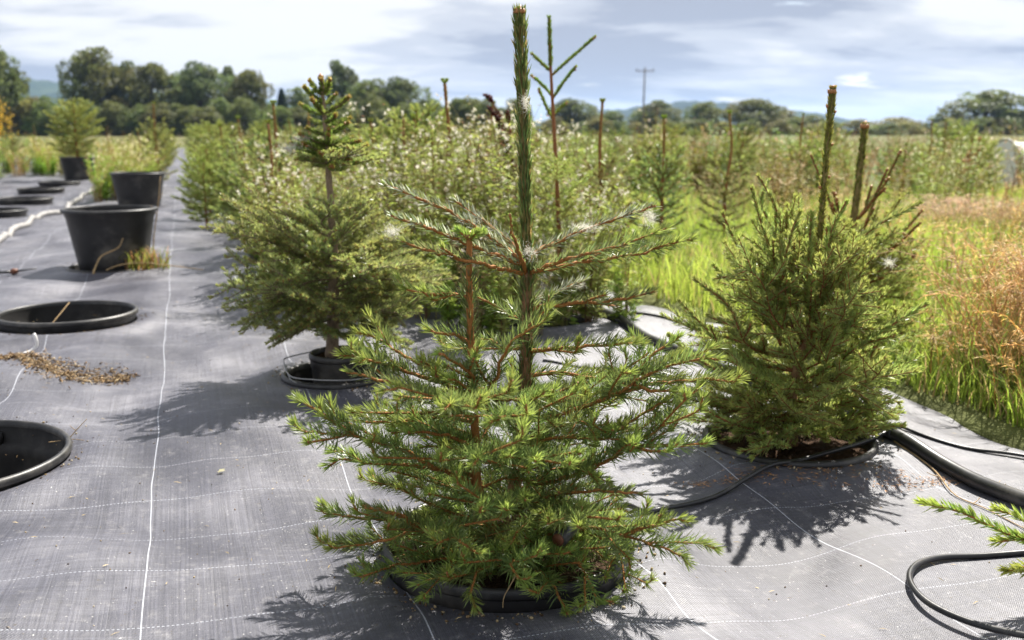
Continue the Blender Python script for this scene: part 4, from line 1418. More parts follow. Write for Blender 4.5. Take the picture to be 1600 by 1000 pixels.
for i in range(36):
    z = 0.06 + 0.32 * i / 36
    BLIB.place(nb, (3, 4, 5, 7)[i % 4], stem_at(st2, z), i * 2.4 + rng.normal(0, 0.2), R(8 + 60 * z + rng.normal(0, 8)), rng.uniform(0.85, 1.15) * (1.1 - z), rng.normal(0, 0.5))

# spruce whose branch reaches in at the right edge
EO = np.array([1.02, 1.50, 0])
et = thing('edge_spruce', 'bright green spruce branch reaching in at the right edge', 'tree', EO)
b = MB()
tube(b, spline([(0, 0, 0.0), (0.005, 0, 0.2), (0.0, 0.005, 0.34)], 14), np.linspace(0.009, 0.005, 14), 9)
b.build('trunk', M['twig'], et)
EDGE = dict(SPRUCE, col=(0.24, 0.31, 0.075), tip=(0.38, 0.43, 0.10), dens=1500, L=0.020, tip_len=0.05, w=0.0010, ang=(40, 9))
for pts in ([(1.02, 1.5, 0.06), (0.925, 1.5, 0.079), (0.84, 1.5, 0.101), (0.777, 1.5, 0.124), (0.713, 1.5, 0.155), (0.650, 1.5, 0.169)],
            [(1.02, 1.5, 0.04), (0.90, 1.5, 0.045), (0.84, 1.49, 0.058), (0.784, 1.48, 0.064)], [(0.90, 1.5, 0.086), (0.85, 1.5, 0.102), (0.815, 1.5, 0.108), (0.776, 1.5, 0.104)],
            [(0.90, 1.5, 0.084), (0.86, 1.47, 0.082), (0.83, 1.45, 0.085), (0.785, 1.44, 0.088)], [(0.93, 1.5, 0.078), (0.87, 1.53, 0.10), (0.835, 1.55, 0.125), (0.80, 1.56, 0.135)]):
    main = spline(np.array(pts) - EO, 18)
    attach(et, branch_parts([main], 0.0030, 0.0016, EDGE, 2, 0.0016))
for i in range(14):
    HLIB.place(et, i, (0, 0, 0.04 + 0.02 * i), i * 2.4, R(15 + 2 * i), 0.62 if math.cos(i * 2.4) > -0.2 else 0.35, rng.normal(0, 0.5))

# tall sapling with red stem behind the leader
RO = np.array([0.18, 3.9, 0])
rs_ = thing('red_stem_sapling', 'tall thin sapling with red stem and sparse green shoots behind the leader', 'tree', RO)
p = spline([(0.02, 0, -0.01), (0.0, 0, 0.443), (-0.017, 0, 0.738), (-0.031, 0, 0.954), (-0.04, 0, 1.170)], 40)
b = MB()
tube(b, p, np.linspace(0.012, 0.0045, 40), 9, jitter=0.05)
tk = b.build('trunk', M['redtwig'], rs_)
RSN = dict(BUSHN, dens=2200, L=0.016, w=0.0013, ang=(28, 8), col=(0.16, 0.25, 0.04), tip=(0.2, 0.3, 0.05))
nd = MB()
needles(nd, p[p[:, 2] > 0.97], 2400, 0.017, 0.001, ang=(22, 7), col=(0.13, 0.20, 0.03), tip_len=0.0, rstem=0.004, under=1.0, up=0)
nd.build('needles', M['needle'], tk, kind='stuff')
for pts in ([(0.151, 0.958), (0.231, 1.029), (0.315, 1.102)], [(0.154, 0.87), (0.195, 0.93), (0.243, 0.991)], [(0.149, 0.973), (0.117, 1.001), (0.078, 1.039)],
            [(0.152, 0.882), (0.122, 0.918), (0.078, 0.958)], [(0.16, 0.81), (0.184, 0.834), (0.211, 0.858)], [(0.162, 0.786), (0.135, 0.834), (0.105, 0.906)]):
    main = spline([(x - 0.18, 0.02 * k, z) for k, (x, z) in enumerate(pts)], 12)
    attach(rs_, branch_parts([main], 0.0048, 0.0035, RSN, 1, 0.006), ('leader', 'needle', 'bud'))
for i in range(18):
    BLIB.place(rs_, i, stem_at(p, 0.10 + 0.03 * i), i * 2.4, R(20 + i), rng.uniform(0.7, 1.0) * (1 - 0.02 * i))


# ------------------------------------------------------------------ young spruces in the rows (copies of four kinds)
def sapling_kind(seed, h, wide, leader, col, nbr=34, bare=False):
    global rng
    keep_rng = rng
    rng = np.random.default_rng(seed)
    tr, nd = MB(), MB()
    p = spline([(0, 0, -0.02), (rng.normal(0, 0.008), 0, h * 0.4), (rng.normal(0, 0.01), 0.005, h * 0.75), (0.005, 0, h)], 20)
    tube(tr, p, np.interp(p[:, 2], [0, h * 0.7, h], [0.014, 0.009, 0.0065]), 8)
    zl = h - leader
    needles(nd, p[p[:, 2] > zl - 0.02], 1500 if not bare else 900, 0.013, 0.0010, ang=(18, 8), col=(0.20, 0.21, 0.06), tip_len=0, rstem=0.006, under=1.0, up=0)
    for k in range(6):
        s = np.array([math.cos(k * 1.05), math.sin(k * 1.05), 0])
        main = spline([p[-1], p[-1] + s * 0.010 + np.array([0, 0, 0.004]), p[-1] + s * 0.014 + np.array([0, 0, 0.014])], 4)
        needles(nd, main, 3500, 0.008, 0.0012, ang=(35, 10), col=(0.24, 0.30, 0.05), tip_len=0, up=0.0)
    for i in range(nbr):
        q = i / nbr
        z = zl * (0.10 + 0.90 * q)
        L = wide * (0.35 + 0.65 * math.sin(math.pi * (0.22 + 0.62 * q))) * rng.uniform(0.75, 1.1)
        az = i * 2.399
        el = R(np.interp(q, [0, 0.5, 1], [4, 20, 48]))
        d = np.array([math.cos(az) * math.cos(el), math.sin(az) * math.cos(el), math.sin(el)])
        s0 = stem_at(p, z)
        main = spline([s0, s0 + d * L * 0.5 + np.array([0, 0, -0.01]), s0 + d * L + np.array([0, 0, 0.02])], 10)
        nl = int(L / 0.05)
        sh = [main] + laterals_for(main, np.linspace(0.3, 0.85, nl), [0.4 * L * (1.1 - 0.6 * w_) for w_ in np.linspace(0, 1, nl)], 46, 0.3)
        for j, s_ in enumerate(sh):
            tube(tr, s_[::2] if len(s_) > 6 else s_, 0.003 if j == 0 else 0.002, 4, cap=False)
            needles(nd, s_, 560, 0.022, 0.0016, col=(1.75 * col[0], 1.32 * col[1], 2.0 * col[2]), tip=(0.31, 0.35, 0.11), tip_len=0.03, ang=(46, 10))
    rng = keep_rng
    return tr.mesh('trunk', M['redtwig']), nd.mesh('needles', M['needle'])


SAP = [sapling_kind(1, 0.86, 0.24, 0.27, (0.075, 0.135, 0.03)), sapling_kind(2, 0.72, 0.30, 0.15, (0.09, 0.16, 0.03)),
       sapling_kind(3, 0.95, 0.22, 0.40, (0.10, 0.14, 0.035), 28, True), sapling_kind(4, 0.66, 0.32, 0.08, (0.11, 0.185, 0.03), 44)]


def sapling(k, x, y, h, label, group=None, z=0.0, name='young_spruce', wide=1.0):
    h0 = (0.86, 0.72, 0.95, 0.66)[k]
    root = thing(name, label, 'tree', (x, y, z), rng.uniform(0, 6.28), group)
    s = h / h0
    root.scale = (s * wide, s * wide, s)
    for nm, me in zip(('trunk', 'needles'), SAP[k]):
        o = bpy.data.objects.new(nm, me)
        COL.objects.link(o)
        o.parent = root
        if nm == 'needles':
            o['kind'] = 'stuff'
    return root


for k, x, y, h, lab in ((2, -0.30, 4.6, 0.965, 'young spruce with a bare budded stalk leader left of the main leader'),
                        (0, -0.56, 5.2, 0.82, 'young spruce with dark stem and green bud cluster right of the fir'),
                        (0, -1.41, 6.0, 0.91, 'young spruce with brown upright leader just left of the fir top'),
                        (2, -1.20, 5.0, 0.79, 'young spruce with leaning green leader left of the fir'),
                        (0, -2.16, 8.0, 0.85, 'young spruce edging the path beyond the fir'),
                        (1, -0.90, 6.5, 0.81, 'young spruce with pale green bud right behind the fir'),
                        (0, 0.84, 5.6, 0.82, 'young spruce with yellow bud cluster right of the main leader'),
                        (1, -2.87, 10.0, 0.80, 'young spruce beside the far end of the path'),
                        (3, -2.72, 9.0, 0.60, 'low bushy spruce on the right edge of the path'),
                        (3, -2.42, 7.9, 0.52, 'low bright bushy spruce beside the path behind the fir'),
                        (1, -1.78, 6.7, 0.62, 'bushy spruce touching the path behind the fir')):
    sapling(k, x, y, h, lab, 'young spruces in the planted rows')
sapling(3, -6.72, 15.6, 0.84, 'bushy green spruce growing in the standing pot at far left', z=0.32, name='potted_spruce', wide=1.15)
sapling(0, -4.85, 13.8, 1.12, 'tall pale spruce behind the second standing pot', name='row_spruce')
for k, x, y, h, lab in ((2, 0.47, 5.3, 0.90, 'young spruce with thin stalk leader right of the red stemmed sapling'), (2, -0.12, 6.4, 0.92, 'young spruce leader rising behind the dark red dock'),
                        (2, 1.35, 6.3, 0.86, 'young spruce with thin leader left of the green clearing'), (2, 2.75, 9.6, 0.90, 'thin leader spruce behind the right leaders'),
                        (2, 4.3, 10.4, 0.86, 'thin leader spruce left of the domed tree'), (0, -1.9, 9.5, 0.95, 'spruce leader standing between path and fir top')):
    sapling(k, x, y, h, lab, 'young spruces in the planted rows')
for k, x, y, h in ((1, 2.3, 10.1, 0.66), (3, 3.1, 10.6, 0.6), (1, 3.9, 10.0, 0.62), (0, 4.9, 10.8, 0.72), (3, 5.6, 10.2, 0.62), (1, 6.3, 11.2, 0.66), (3, 1.6, 10.8, 0.66), (0, 2.7, 12.0, 0.72)):
    sapling(k, x, y, h, 'bushy young spruce edging the back of the green clearing', 'spruces edging the clearing', wide=1.3)
cnt = 0
for row_u, v0, v1 in ((0.45, 11.5, 40), (1.37, 6.0, 38), (2.35, 10.5, 38), (3.3, 10.5, 36), (4.4, 10, 36), (5.6, 9.5, 34), (6.9, 9.5, 34), (8.4, 9, 32), (10, 9, 32), (12, 9, 32), (14.5, 9, 30), (-0.55, 13.5, 40), (-1.7, 18.5, 40), (-3.0, 20, 40)):
    v = v0
    while v < v1:
        x, y = to_world(row_u + rng.normal(0, 0.12), v)
        v += rng.uniform(1.3, 2.1) * (1 + v / 28)
        if abs(x) > 0.58 * y + 0.5:
            continue
        left = row_u < 0
        pxr = x / y
        if left:
            lab, grp = 'young spruce standing in the weedy rows left of the path', 'far spruces left of the path'
        elif pxr < -0.17:
            lab, grp = 'young spruce in the weedy row along the right side of the path', 'far spruces along the path'
        elif pxr < 0.13:
            lab, grp = 'young spruce deep in the weeds behind the main spruce', 'far spruces behind the main spruce'
        elif pxr < 0.33:
            lab, grp = 'young spruce in the weeds behind the green clearing', 'far spruces behind the clearing'
        else:
            lab, grp = 'young spruce in the weeds near the domed tree at far right', 'far spruces at the right edge'
        sapling(int(rng.integers(0, 4)), x, y, rng.uniform(0.5, 0.9), lab, grp, name='row_spruce')
        cnt += 1
print('row saplings', cnt)


# ------------------------------------------------------------------ weeds, grasses
def leaves(mb, B, D, L, W, col, fold=0.0):
    B, D = np.asarray(B), norm(D)
    n = len(B)
    L = np.broadcast_to(L, (n,))[:, None]
    W = np.broadcast_to(W, (n,))[:, None]
    s = norm(np.cross(D, np.array([0, 0, 1.0]) + rng.normal(0, 0.35, (n, 3))))
    dn = np.array([0, 0, -1.0]) * L * 0.15
    v = np.stack([B, B + D * L * 0.45 + s * W * 0.5, B + D * L + dn, B + D * L * 0.45 - s * W * 0.5], 1).reshape(-1, 3)
    mb.add(v, np.arange(n * 4).reshape(-1, 4), np.repeat(np.clip(col, 0, 1), 4, 0))


def hairs(mb, C, r, k, w, col):
    """white seed hairs: k thin slivers round every centre"""
    C = np.repeat(np.asarray(C), k, 0)
    n = len(C)
    d = norm(rng.normal(size=(n, 3)) + np.array([0, 0, 0.2]))
    s = norm(np.cross(d, rng.normal(size=(n, 3)))) * w
    q = r * rng.uniform(0.5, 1.2, n)[:, None]
    v = np.stack([C - s, C + s, C + d * q], 1).reshape(-1, 3)
    c = np.asarray(col)[None] * rng.uniform(0.8, 1.05, (n, 1))
    mb.add(v, np.arange(n * 3).reshape(-1, 3), np.repeat(np.clip(c, 0, 1), 3, 0))


def blades(mb, B, h, w, lean, col, seg=2):
    """curved grass blades from points B"""
    B = np.asarray(B)
    n = len(B)
    h = np.broadcast_to(h, (n,))[:, None]
    a = rng.uniform(0, 6.283, n)
    out_d = np.stack([np.cos(a), np.sin(a), np.zeros(n)], 1) * np.broadcast_to(lean, (n,))[:, None]
    s = np.stack([-np.sin(a), np.cos(a), np.zeros(n)], 1)
    s = norm(s + rng.normal(0, 0.5, (n, 3)) * np.array([1, 1, 0])) * np.broadcast_to(w, (n,))[:, None]
    up = np.array([0, 0, 1.0])
    m1 = B + up * h * 0.5 + out_d * h * 0.22
    m2 = B + up * h * 0.82 + out_d * h * 0.55
    tp = B + up * h * 0.96 + out_d * h * 1.0
    v = np.stack([B - s, B + s, m1 - s * 0.8, m1 + s * 0.8, m2 - s * 0.5, m2 + s * 0.5, tp], 1).reshape(-1, 3)
    o = (np.arange(n) * 7)[:, None, None]
    n0 = mb.n
    mb.add(v, (np.array([(4, 5, 6)])[None] + o).reshape(-1, 3), np.repeat(np.clip(col, 0, 1), 7, 0))
    mb.F.append((np.array([(0, 1, 3, 2), (2, 3, 5, 4)])[None] + o).reshape(-1, 4) + n0)


def weed_kind(seed, h, nst, kind, detail=1.0):
    global rng
    keep_rng = rng
    rng = np.random.default_rng(seed)
    mb = MB()
    pal = {'willow': ((0.25, 0.36, 0.07), (0.38, 0.36, 0.14)), 'flea': ((0.27, 0.37, 0.075), (0.40, 0.40, 0.14)), 'straw': ((0.38, 0.33, 0.15), (0.46, 0.36, 0.21)), 'green': ((0.20, 0.34, 0.05), (0.32, 0.40, 0.09))}[kind]
    for i in range(nst):
        a = rng.uniform(0, 6.283)
        r0 = rng.uniform(0, 0.06)
        sp = rng.uniform(0.05, 0.28) * h
        hh = h * rng.uniform(0.65, 1.08)
        p = spline([(math.cos(a) * r0, math.sin(a) * r0, -0.02), (math.cos(a) * (r0 + sp * 0.3), math.sin(a) * (r0 + sp * 0.3), hh * 0.5),
                    (math.cos(a) * (r0 + sp), math.sin(a) * (r0 + sp), hh)], 9)
        stc = np.array(pal[1]) * rng.uniform(0.6, 1.0) if rng.uniform() < 0.6 else np.array([0.24, 0.13, 0.07])
        tube(mb, p[::2], np.linspace(0.0032, 0.0012, 5), 3, cap=False, col=stc)
        nlv = int(38 * detail * (1.3 if kind == 'green' else 1))
        u = rng.uniform(0.08, 0.95, nlv)
        B = np.stack([np.interp(u, np.linspace(0, 1, 9), p[:, j]) for j in range(3)], 1)
        az = rng.uniform(0, 6.283, nlv)
        D = np.stack([np.cos(az), np.sin(az), rng.uniform(-0.1, 0.9, nlv)], 1)
        mixf = rng.uniform(0, 1, (nlv, 1)) ** 2
        col = (np.array(pal[0]) * (1 - mixf) + np.array(pal[1]) * mixf) * np.exp(rng.normal(0, 0.25, (nlv, 1)))
        L = rng.uniform(0.034, 0.078, nlv) * (1.15 - 0.5 * u) * (1.0 if kind != 'straw' else 0.6)
        leaves(mb, B, D, L, L * (0.26 if kind != 'green' else 0.42), col)
        # flowering / seeding side stalks on the upper half
        if kind in ('flea', 'willow', 'straw'):
            for k in range(int(7 * detail)):
                f = rng.uniform(0.45, 1.0)
                b0 = np.array([np.interp(f, np.linspace(0, 1, 9), p[:, j]) for j in range(3)])
                az = rng.uniform(0, 6.283)
                d = norm(np.array([math.cos(az) * 0.7, math.sin(az) * 0.7, 1.0]))
                L = rng.uniform(0.04, 0.13)
                q = spline([b0, b0 + d * L * 0.5 + np.array([math.cos(az), math.sin(az), 0]) * 0.008, b0 + d * L], 4)
                tube(mb, q[::3], 0.0009, 3, cap=False, col=np.array(pal[1]) * rng.uniform(0.6, 1.0))
                tipn = 2
                e = q[-1] + rng.normal(0, 0.008, (tipn, 3))
                if rng.uniform() < (0.22 if kind == 'flea' else 0.16):
                    hairs(mb, e, 0.014, 14, 0.0021, (0.86, 0.83, 0.77))
                else:
                    az2 = rng.uniform(0, 6.283, 5)
                    leaves(mb, np.repeat(e[:1], 5, 0), np.stack([np.cos(az2), np.sin(az2), rng.uniform(0.2, 1.2, 5)], 1), 0.013, 0.005,
                           np.tile(np.array([(0.28, 0.33, 0.10), (0.32, 0.18, 0.11), (0.36, 0.33, 0.15)][int(rng.integers(0, 3))]), (5, 1)))
    rng = keep_rng
    return mb


WK = {'flea': [weed_kind(s, 0.72, 13, 'flea') for s in (11, 12, 13)], 'willow': [weed_kind(s, 0.78, 9, 'willow') for s in (21, 22)],
      'straw': [weed_kind(s, 0.66, 10, 'straw', 0.8) for s in (31, 32)], 'green': [weed_kind(s, 0.52, 10, 'green') for s in (41, 42)],
      'lo_flea': [weed_kind(s, 0.72, 8, 'flea', 0.5) for s in (51, 52)], 'lo_straw': [weed_kind(s, 0.64, 8, 'straw', 0.5) for s in (61, 62)], 'lo_green': [weed_kind(s, 0.56, 8, 'green', 0.6) for s in (71, 72)]}


def stamp(mb, kind, x, y, h=1.0, wide=1.0, tint=(1, 1, 1), z=0.0):
    src = WK[kind][int(rng.integers(0, len(WK[kind])))]
    a = rng.uniform(0, 6.283)
    c, s = math.cos(a), math.sin(a)
    m3 = np.array([[c * wide * h, -s * wide * h, 0], [s * wide * h, c * wide * h, 0], [0, 0, h]])
    mb.merge(src, m3, (x, y, z), np.asarray(tint) * np.exp(rng.normal(0, 0.10)))


def stuff(mb, name, label, cat, mat):
    return tag(mb.build(name, M[mat], None, smooth=False), label, cat, kind='stuff')


# tall weeds right behind the main spruce
mb = MB()
for i in range(66):
    u, v = rng.uniform(0.90, 1.85), rng.uniform(3.55, 5.8)
    x, y = to_world(u, v)
    k = rng.choice(['flea', 'flea', 'willow', 'green'])
    stamp(mb, k, x, y, rng.uniform(0.72, 1.08) * (1.05 if k == 'flea' else 1.0), 0.9)
for i in range(9):   # low fringe hanging over the pot
    x, y = to_world(rng.uniform(0.95, 1.6), rng.uniform(3.40, 3.6))
    stamp(mb, rng.choice(['green', 'straw', 'flea']), x, y, rng.uniform(0.42, 0.62), 1.1)
stuff(mb, 'tall_weeds', 'tall seeding weeds with white fluff right behind the main spruce', 'weeds', 'weed')
# weeds along the row right of the path, behind the fir
mb = MB()
for i in range(150):
    v = 4.25 + 26 * rng.uniform(0, 1) ** 1.9
    u = rng.uniform(0.36, 0.95)
    x, y = to_world(u, v)
    lo = v > 9
    k = rng.choice(['flea', 'flea', 'green', 'willow', 'straw']) if not lo else rng.choice(['lo_flea', 'lo_green', 'lo_straw'])
    stamp(mb, k, x, y, rng.uniform(0.62, 0.98), 0.95, (1.0, 1.0, 1.0))
stuff(mb, 'row_weeds', 'weedy strip of pale plants along the right edge of the path', 'weeds', 'weed')
# weedy field behind, both sides
mb = MB()
for i in range(800):
    y = 6.0 + 40 * rng.uniform(0, 1) ** 1.6
    x = rng.uniform(-0.62, 0.62) * (y + 1.0)
    if i < 190:
        x, y = rng.uniform(0.4, 7.0), 9.0 + 3.2 * rng.uniform(0, 1) ** 0.8
    u, v = to_row(x, y)
    if u < 0.95 or (v < 9.2 and u > 1.65) or (x > 0.9 and y < 9.0 + 0.6 * math.sin(2.3 * x)):
        continue
    if 190 <= i < 260:
        x, y = rng.uniform(2.1, 5.6), rng.uniform(7.7, 9.6)
        stamp(mb, rng.choice(['flea', 'straw', 'straw', 'willow']), x, y, rng.uniform(0.7, 1.05), 1.05, ((1.05, 0.94, 0.88), (0.80, 0.58, 0.52), (0.9, 0.95, 0.8))[i % 3])
        continue
    if y < 7 and rng.uniform() < 0.4:
        continue
    lo = y > 11
    k = rng.choice(['lo_flea', 'lo_straw', 'lo_straw', 'lo_green']) if lo else rng.choice(['flea', 'straw', 'green', 'willow'])
    stamp(mb, k, x, y, rng.uniform(0.86, 1.25), 1.3 if lo else 1.0, ((1.05, 0.94, 0.88), (0.80, 0.56, 0.50), (0.62, 0.80, 0.55), (0.9, 0.95, 0.8))[i % 4] if x > 1 else (1, 1, 1))
stuff(mb, 'field_weeds', 'broad mass of pale seeding weeds filling the field behind', 'weeds', 'weed')
mb = MB()
for i in range(300):
    y = 11.3 + 34 * rng.uniform(0, 1) ** 1.4
    x = rng.uniform(-0.64, -0.1) * (y + 1)
    u, v = to_row(x, y)
    if u > -0.35 or (u > -1.0 and v < 11.8) or (u <= -1.0 and v < 18.6) or (-1.05 < u < -0.8 and v < 18):
        continue
    k = rng.choice(['lo_flea', 'lo_straw', 'lo_green', 'lo_green'])
    stamp(mb, k, x, y, rng.uniform(0.7, 1.1), 1.25, (1.12, 1.05, 0.9))
for i in range(60):
    x, y = to_world(rng.uniform(-0.95, -0.42), 11.75 + 9 * rng.uniform(0, 1) ** 1.5)
    stamp(mb, rng.choice(['green', 'flea', 'straw']), x, y, rng.uniform(0.55, 0.95), 1.2, (1.1, 1.03, 0.9))
for i in range(64):
    x, y = to_world(rng.uniform(-4.6, -1.0), rng.uniform(18.4, 21.5))
    stamp(mb, rng.choice(['lo_green', 'lo_flea', 'lo_straw']), x, y, rng.uniform(0.6, 0.95), 1.7, (1.15, 1.05, 0.85))
stuff(mb, 'path_weeds', 'yellow green weeds massed left of the path behind the standing pots', 'weeds', 'weed')
# green leafy weeds low at far left
lw = MB()
for i in range(7):
    stamp(lw, 'green', -8.35 + i * 0.22 + rng.normal(0, 0.05), 17.4 + rng.normal(0, 0.15), rng.uniform(0.55, 0.75), 1.5, (0.95, 1.15, 0.8))
stuff(lw, 'leafy_weeds', 'low bright green leafy weeds left of the potted spruce', 'weeds', 'weed')

# grass clearing on the right
mb = MB()
n = 52000
yy = 2.3 + 9.4 * rng.uniform(0, 1, n) ** 1.25
xx = rng.uniform(0.06, 0.66, n) * (yy + 0.4)
ur, vr = to_row(xx, yy)
ok = (ur > 2.0) | ((ur > 1.75) & (vr > 4.6))
xx, yy = xx[ok], yy[ok]
n = len(xx)
f = 0.5 + 0.5 * np.sin(1.7 * xx + 0.6 * np.sin(2.1 * yy)) * np.cos(1.3 * yy + 0.5)
f = np.clip(f + rng.normal(0, 0.25, n), 0, 1)[:, None]
col = (np.array([0.25, 0.37, 0.055]) * (1 - f) + np.array([0.36, 0.46, 0.085]) * f) * np.exp(rng.normal(0, 0.2, (n, 1)))
dry = rng.uniform(0, 1, n) < 0.07 + 0.25 * (0.5 + 0.5 * np.sin(2.9 * xx + 1.0) * np.sin(2.2 * yy)) ** 2
col[dry] = np.array([0.44, 0.35, 0.16]) * rng.uniform(0.7, 1.2, (dry.sum(), 1))
blades(mb, np.stack([xx, yy, np.full(n, -0.01)], 1), rng.uniform(0.07, 0.19, n) * (1 + 0.35 * f[:, 0]) * np.clip(0.45 + 0.13 * yy, 0.6, 1.0), 0.0024 + 0.0006 * yy / 5, rng.uniform(0.2, 0.8, n), col)
stuff(mb, 'green_grass', 'bright green grass clearing to the right of the rows', 'grass', 'leaf')


def bents(mb, cx, cy, rx, ry, n, h, col, droop=0.6, seed_len=0.09):
    """dry grass stalks with feathery drooping heads"""
    for i in range(n):
        a = rng.uniform(0, 6.283)
        q = math.sqrt(rng.uniform(0, 1))
        b0 = np.array([cx + math.cos(a) * rx * q, cy + math.sin(a) * ry * q, -0.01])
        hh = h * rng.uniform(0.6, 1.1)
        d = rng.uniform(0, 6.283)
        ln = rng.uniform(0.15, droop) * hh
        o = np.array([math.cos(d), math.sin(d), 0])
        p = spline([b0, b0 + np.array([0, 0, hh * 0.55]) + o * ln * 0.25, b0 + np.array([0, 0, hh * 0.92]) + o * ln * 0.7, b0 + np.array([0, 0, hh * 0.90]) + o * ln * 1.15], 9)
        c = np.asarray(col) * np.exp(rng.normal(0, 0.22)) * (1 + rng.normal(0, 0.05, 3))
        tube(mb, p, np.linspace(0.0017, 0.0009, 9), 3, cap=False, col=np.clip(c, 0, 1))
        k = 16
        u = rng.uniform(0.62, 1.0, k)
        B = np.stack([np.interp(u, np.linspace(0, 1, 9), p[:, j]) for j in range(3)], 1)
        D = norm(p[-1] - p[-3]) + rng.normal(0, 0.45, (k, 3))
        leaves(mb, B, D, rng.uniform(0.014, 0.030, k), 0.0028, np.tile(c * 1.1, (k, 1)) * np.exp(rng.normal(0, 0.15, (k, 1))))


def tussock(label, cx, cy, rx, ry, n, h, col, green=400, droop=0.75):
    mb = MB()
    bents(mb, cx, cy, rx, ry, n, h, col, droop)
    a = rng.uniform(0, 6.283, green)
    q = np.sqrt(rng.uniform(0, 1, green))
    B = np.stack([cx + np.cos(a) * rx * q * 1.05, cy + np.sin(a) * ry * q * 1.05, np.full(green, -0.01)], 1)
    gc = np.array([0.17, 0.25, 0.045]) * np.exp(rng.normal(0, 0.25, (green, 1)))
    dr = rng.uniform(0, 1, green) < 0.35
    gc[dr] = np.asarray(col) * rng.uniform(0.7, 1.1, (dr.sum(), 1))
    blades(mb, B, rng.uniform(0.09, 0.25, green) * h / 0.45, 0.0026, rng.uniform(0.2, 0.9, green), gc)
    o = mb.build('dry_grass_tussock', M['weed'], None, smooth=False)
    return tag(o, label, 'grass', 'dry grass tussocks')


tussock('orange dry grass tussock at the right edge beside the fabric', 1.53, 2.86, 0.22, 0.26, 240, 0.44, (0.56, 0.40, 0.18), 1300)
tussock('second orange dry grass tussock behind the one at the fabric edge', 1.93, 3.40, 0.26, 0.26, 170, 0.44, (0.54, 0.39, 0.18), 800)
tussock('green and tan grass clump lapping onto the fabric at right edge', 1.46, 2.62, 0.14, 0.14, 70, 0.26, (0.58, 0.38, 0.16), 520, 0.9)
tussock('straw coloured grass tussock spilling onto the fabric behind the bushy spruce', 1.36, 2.90, 0.13, 0.15, 60, 0.22, (0.46, 0.31, 0.13), 260, 0.95)
tussock('sparse pale grass stalks between the two right spruces and the clearing', 1.68, 4.2, 0.35, 0.4, 120, 0.46, (0.47, 0.35, 0.16), 300, 0.5)
tussock('loose straw clump in the green clearing behind the bushy spruce', 2.2, 6.6, 0.3, 0.3, 120, 0.4, (0.46, 0.36, 0.18), 300, 0.7)
tussock('tan grass clump left in the green clearing', 1.75, 8.2, 0.35, 0.3, 110, 0.42, (0.44, 0.36, 0.19), 300, 0.7)
tussock('pinkish heap of matted dry grass in the green clearing', 3.25, 7.1, 0.42, 0.35, 420, 0.30, (0.50, 0.36, 0.26), 100, 1.2)
tussock('tall straw grass at right edge beyond the clearing', 3.2, 5.6, 0.5, 0.5, 200, 0.5, (0.48, 0.33, 0.14), 300, 0.6)


# docks with dark red seed stalks
def dock(label, base, stalks, col, r):
    root = thing('dock_plant', label, 'plant', base)
    o = np.asarray(base)
    for st in stalks:
        p = spline([np.zeros(3)] + [np.asarray(q) - o for q in st], 30)
        b = MB()
        tube(b, p, np.linspace(0.005, 0.002, 30), 5, col=np.array([0.20, 0.08, 0.04]))
        so = b.build('stalk', M['weed'], root)
        b = MB()
        n_ = 900
        u = rng.uniform(0.62, 1.0, n_)
        B = np.stack([np.interp(u, np.linspace(0, 1, 30), p[:, j]) for j in range(3)], 1)
        D = rng.normal(size=(n_, 3))
        cl = np.asarray(col) * np.exp(rng.normal(0, 0.3, (n_, 1)))
        w_ = (0.6 + 0.4 * np.sin(u * 60)) * r * (1.25 - 0.8 * (u - 0.62) / 0.38)
        leaves(b, B + norm(D) * w_[:, None] * 0.3, D, w_, w_ * 0.7, cl)
        b.build('seeds', M['weed'], so, kind='stuff')
    return root


dock('dark red dock with curved seed stalks left of the main leader', (0.02, 4.6, 0.0), [[(-0.029, 4.6, 0.66), (-0.064, 4.6, 0.821), (-0.100, 4.6, 0.90), (-0.130, 4.6, 0.912)],
     [(0.0, 4.6, 0.60), (-0.044, 4.62, 0.764), (-0.11, 4.62, 0.864)], [(-0.009, 4.58, 0.62), (-0.012, 4.58, 0.75), (-0.02, 4.58, 0.844)], [(-0.06, 4.55, 0.45), (-0.14, 4.55, 0.635), (-0.165, 4.55, 0.705)],
     [(0.06, 4.62, 0.60), (0.07, 4.62, 0.75), (0.072, 4.62, 0.83)]], (0.085, 0.018, 0.018), 0.026)
dock('orange pink dock stalk standing in weeds at far right', (3.95, 9.0, 0.0), [[(4.018, 9.0, 0.38), (4.085, 9.0, 0.56), (4.168, 9.0, 0.70)], [(4.05, 9.05, 0.35), (4.13, 9.05, 0.5), (4.20, 9.05, 0.62)]], (0.46, 0.24, 0.14), 0.028)

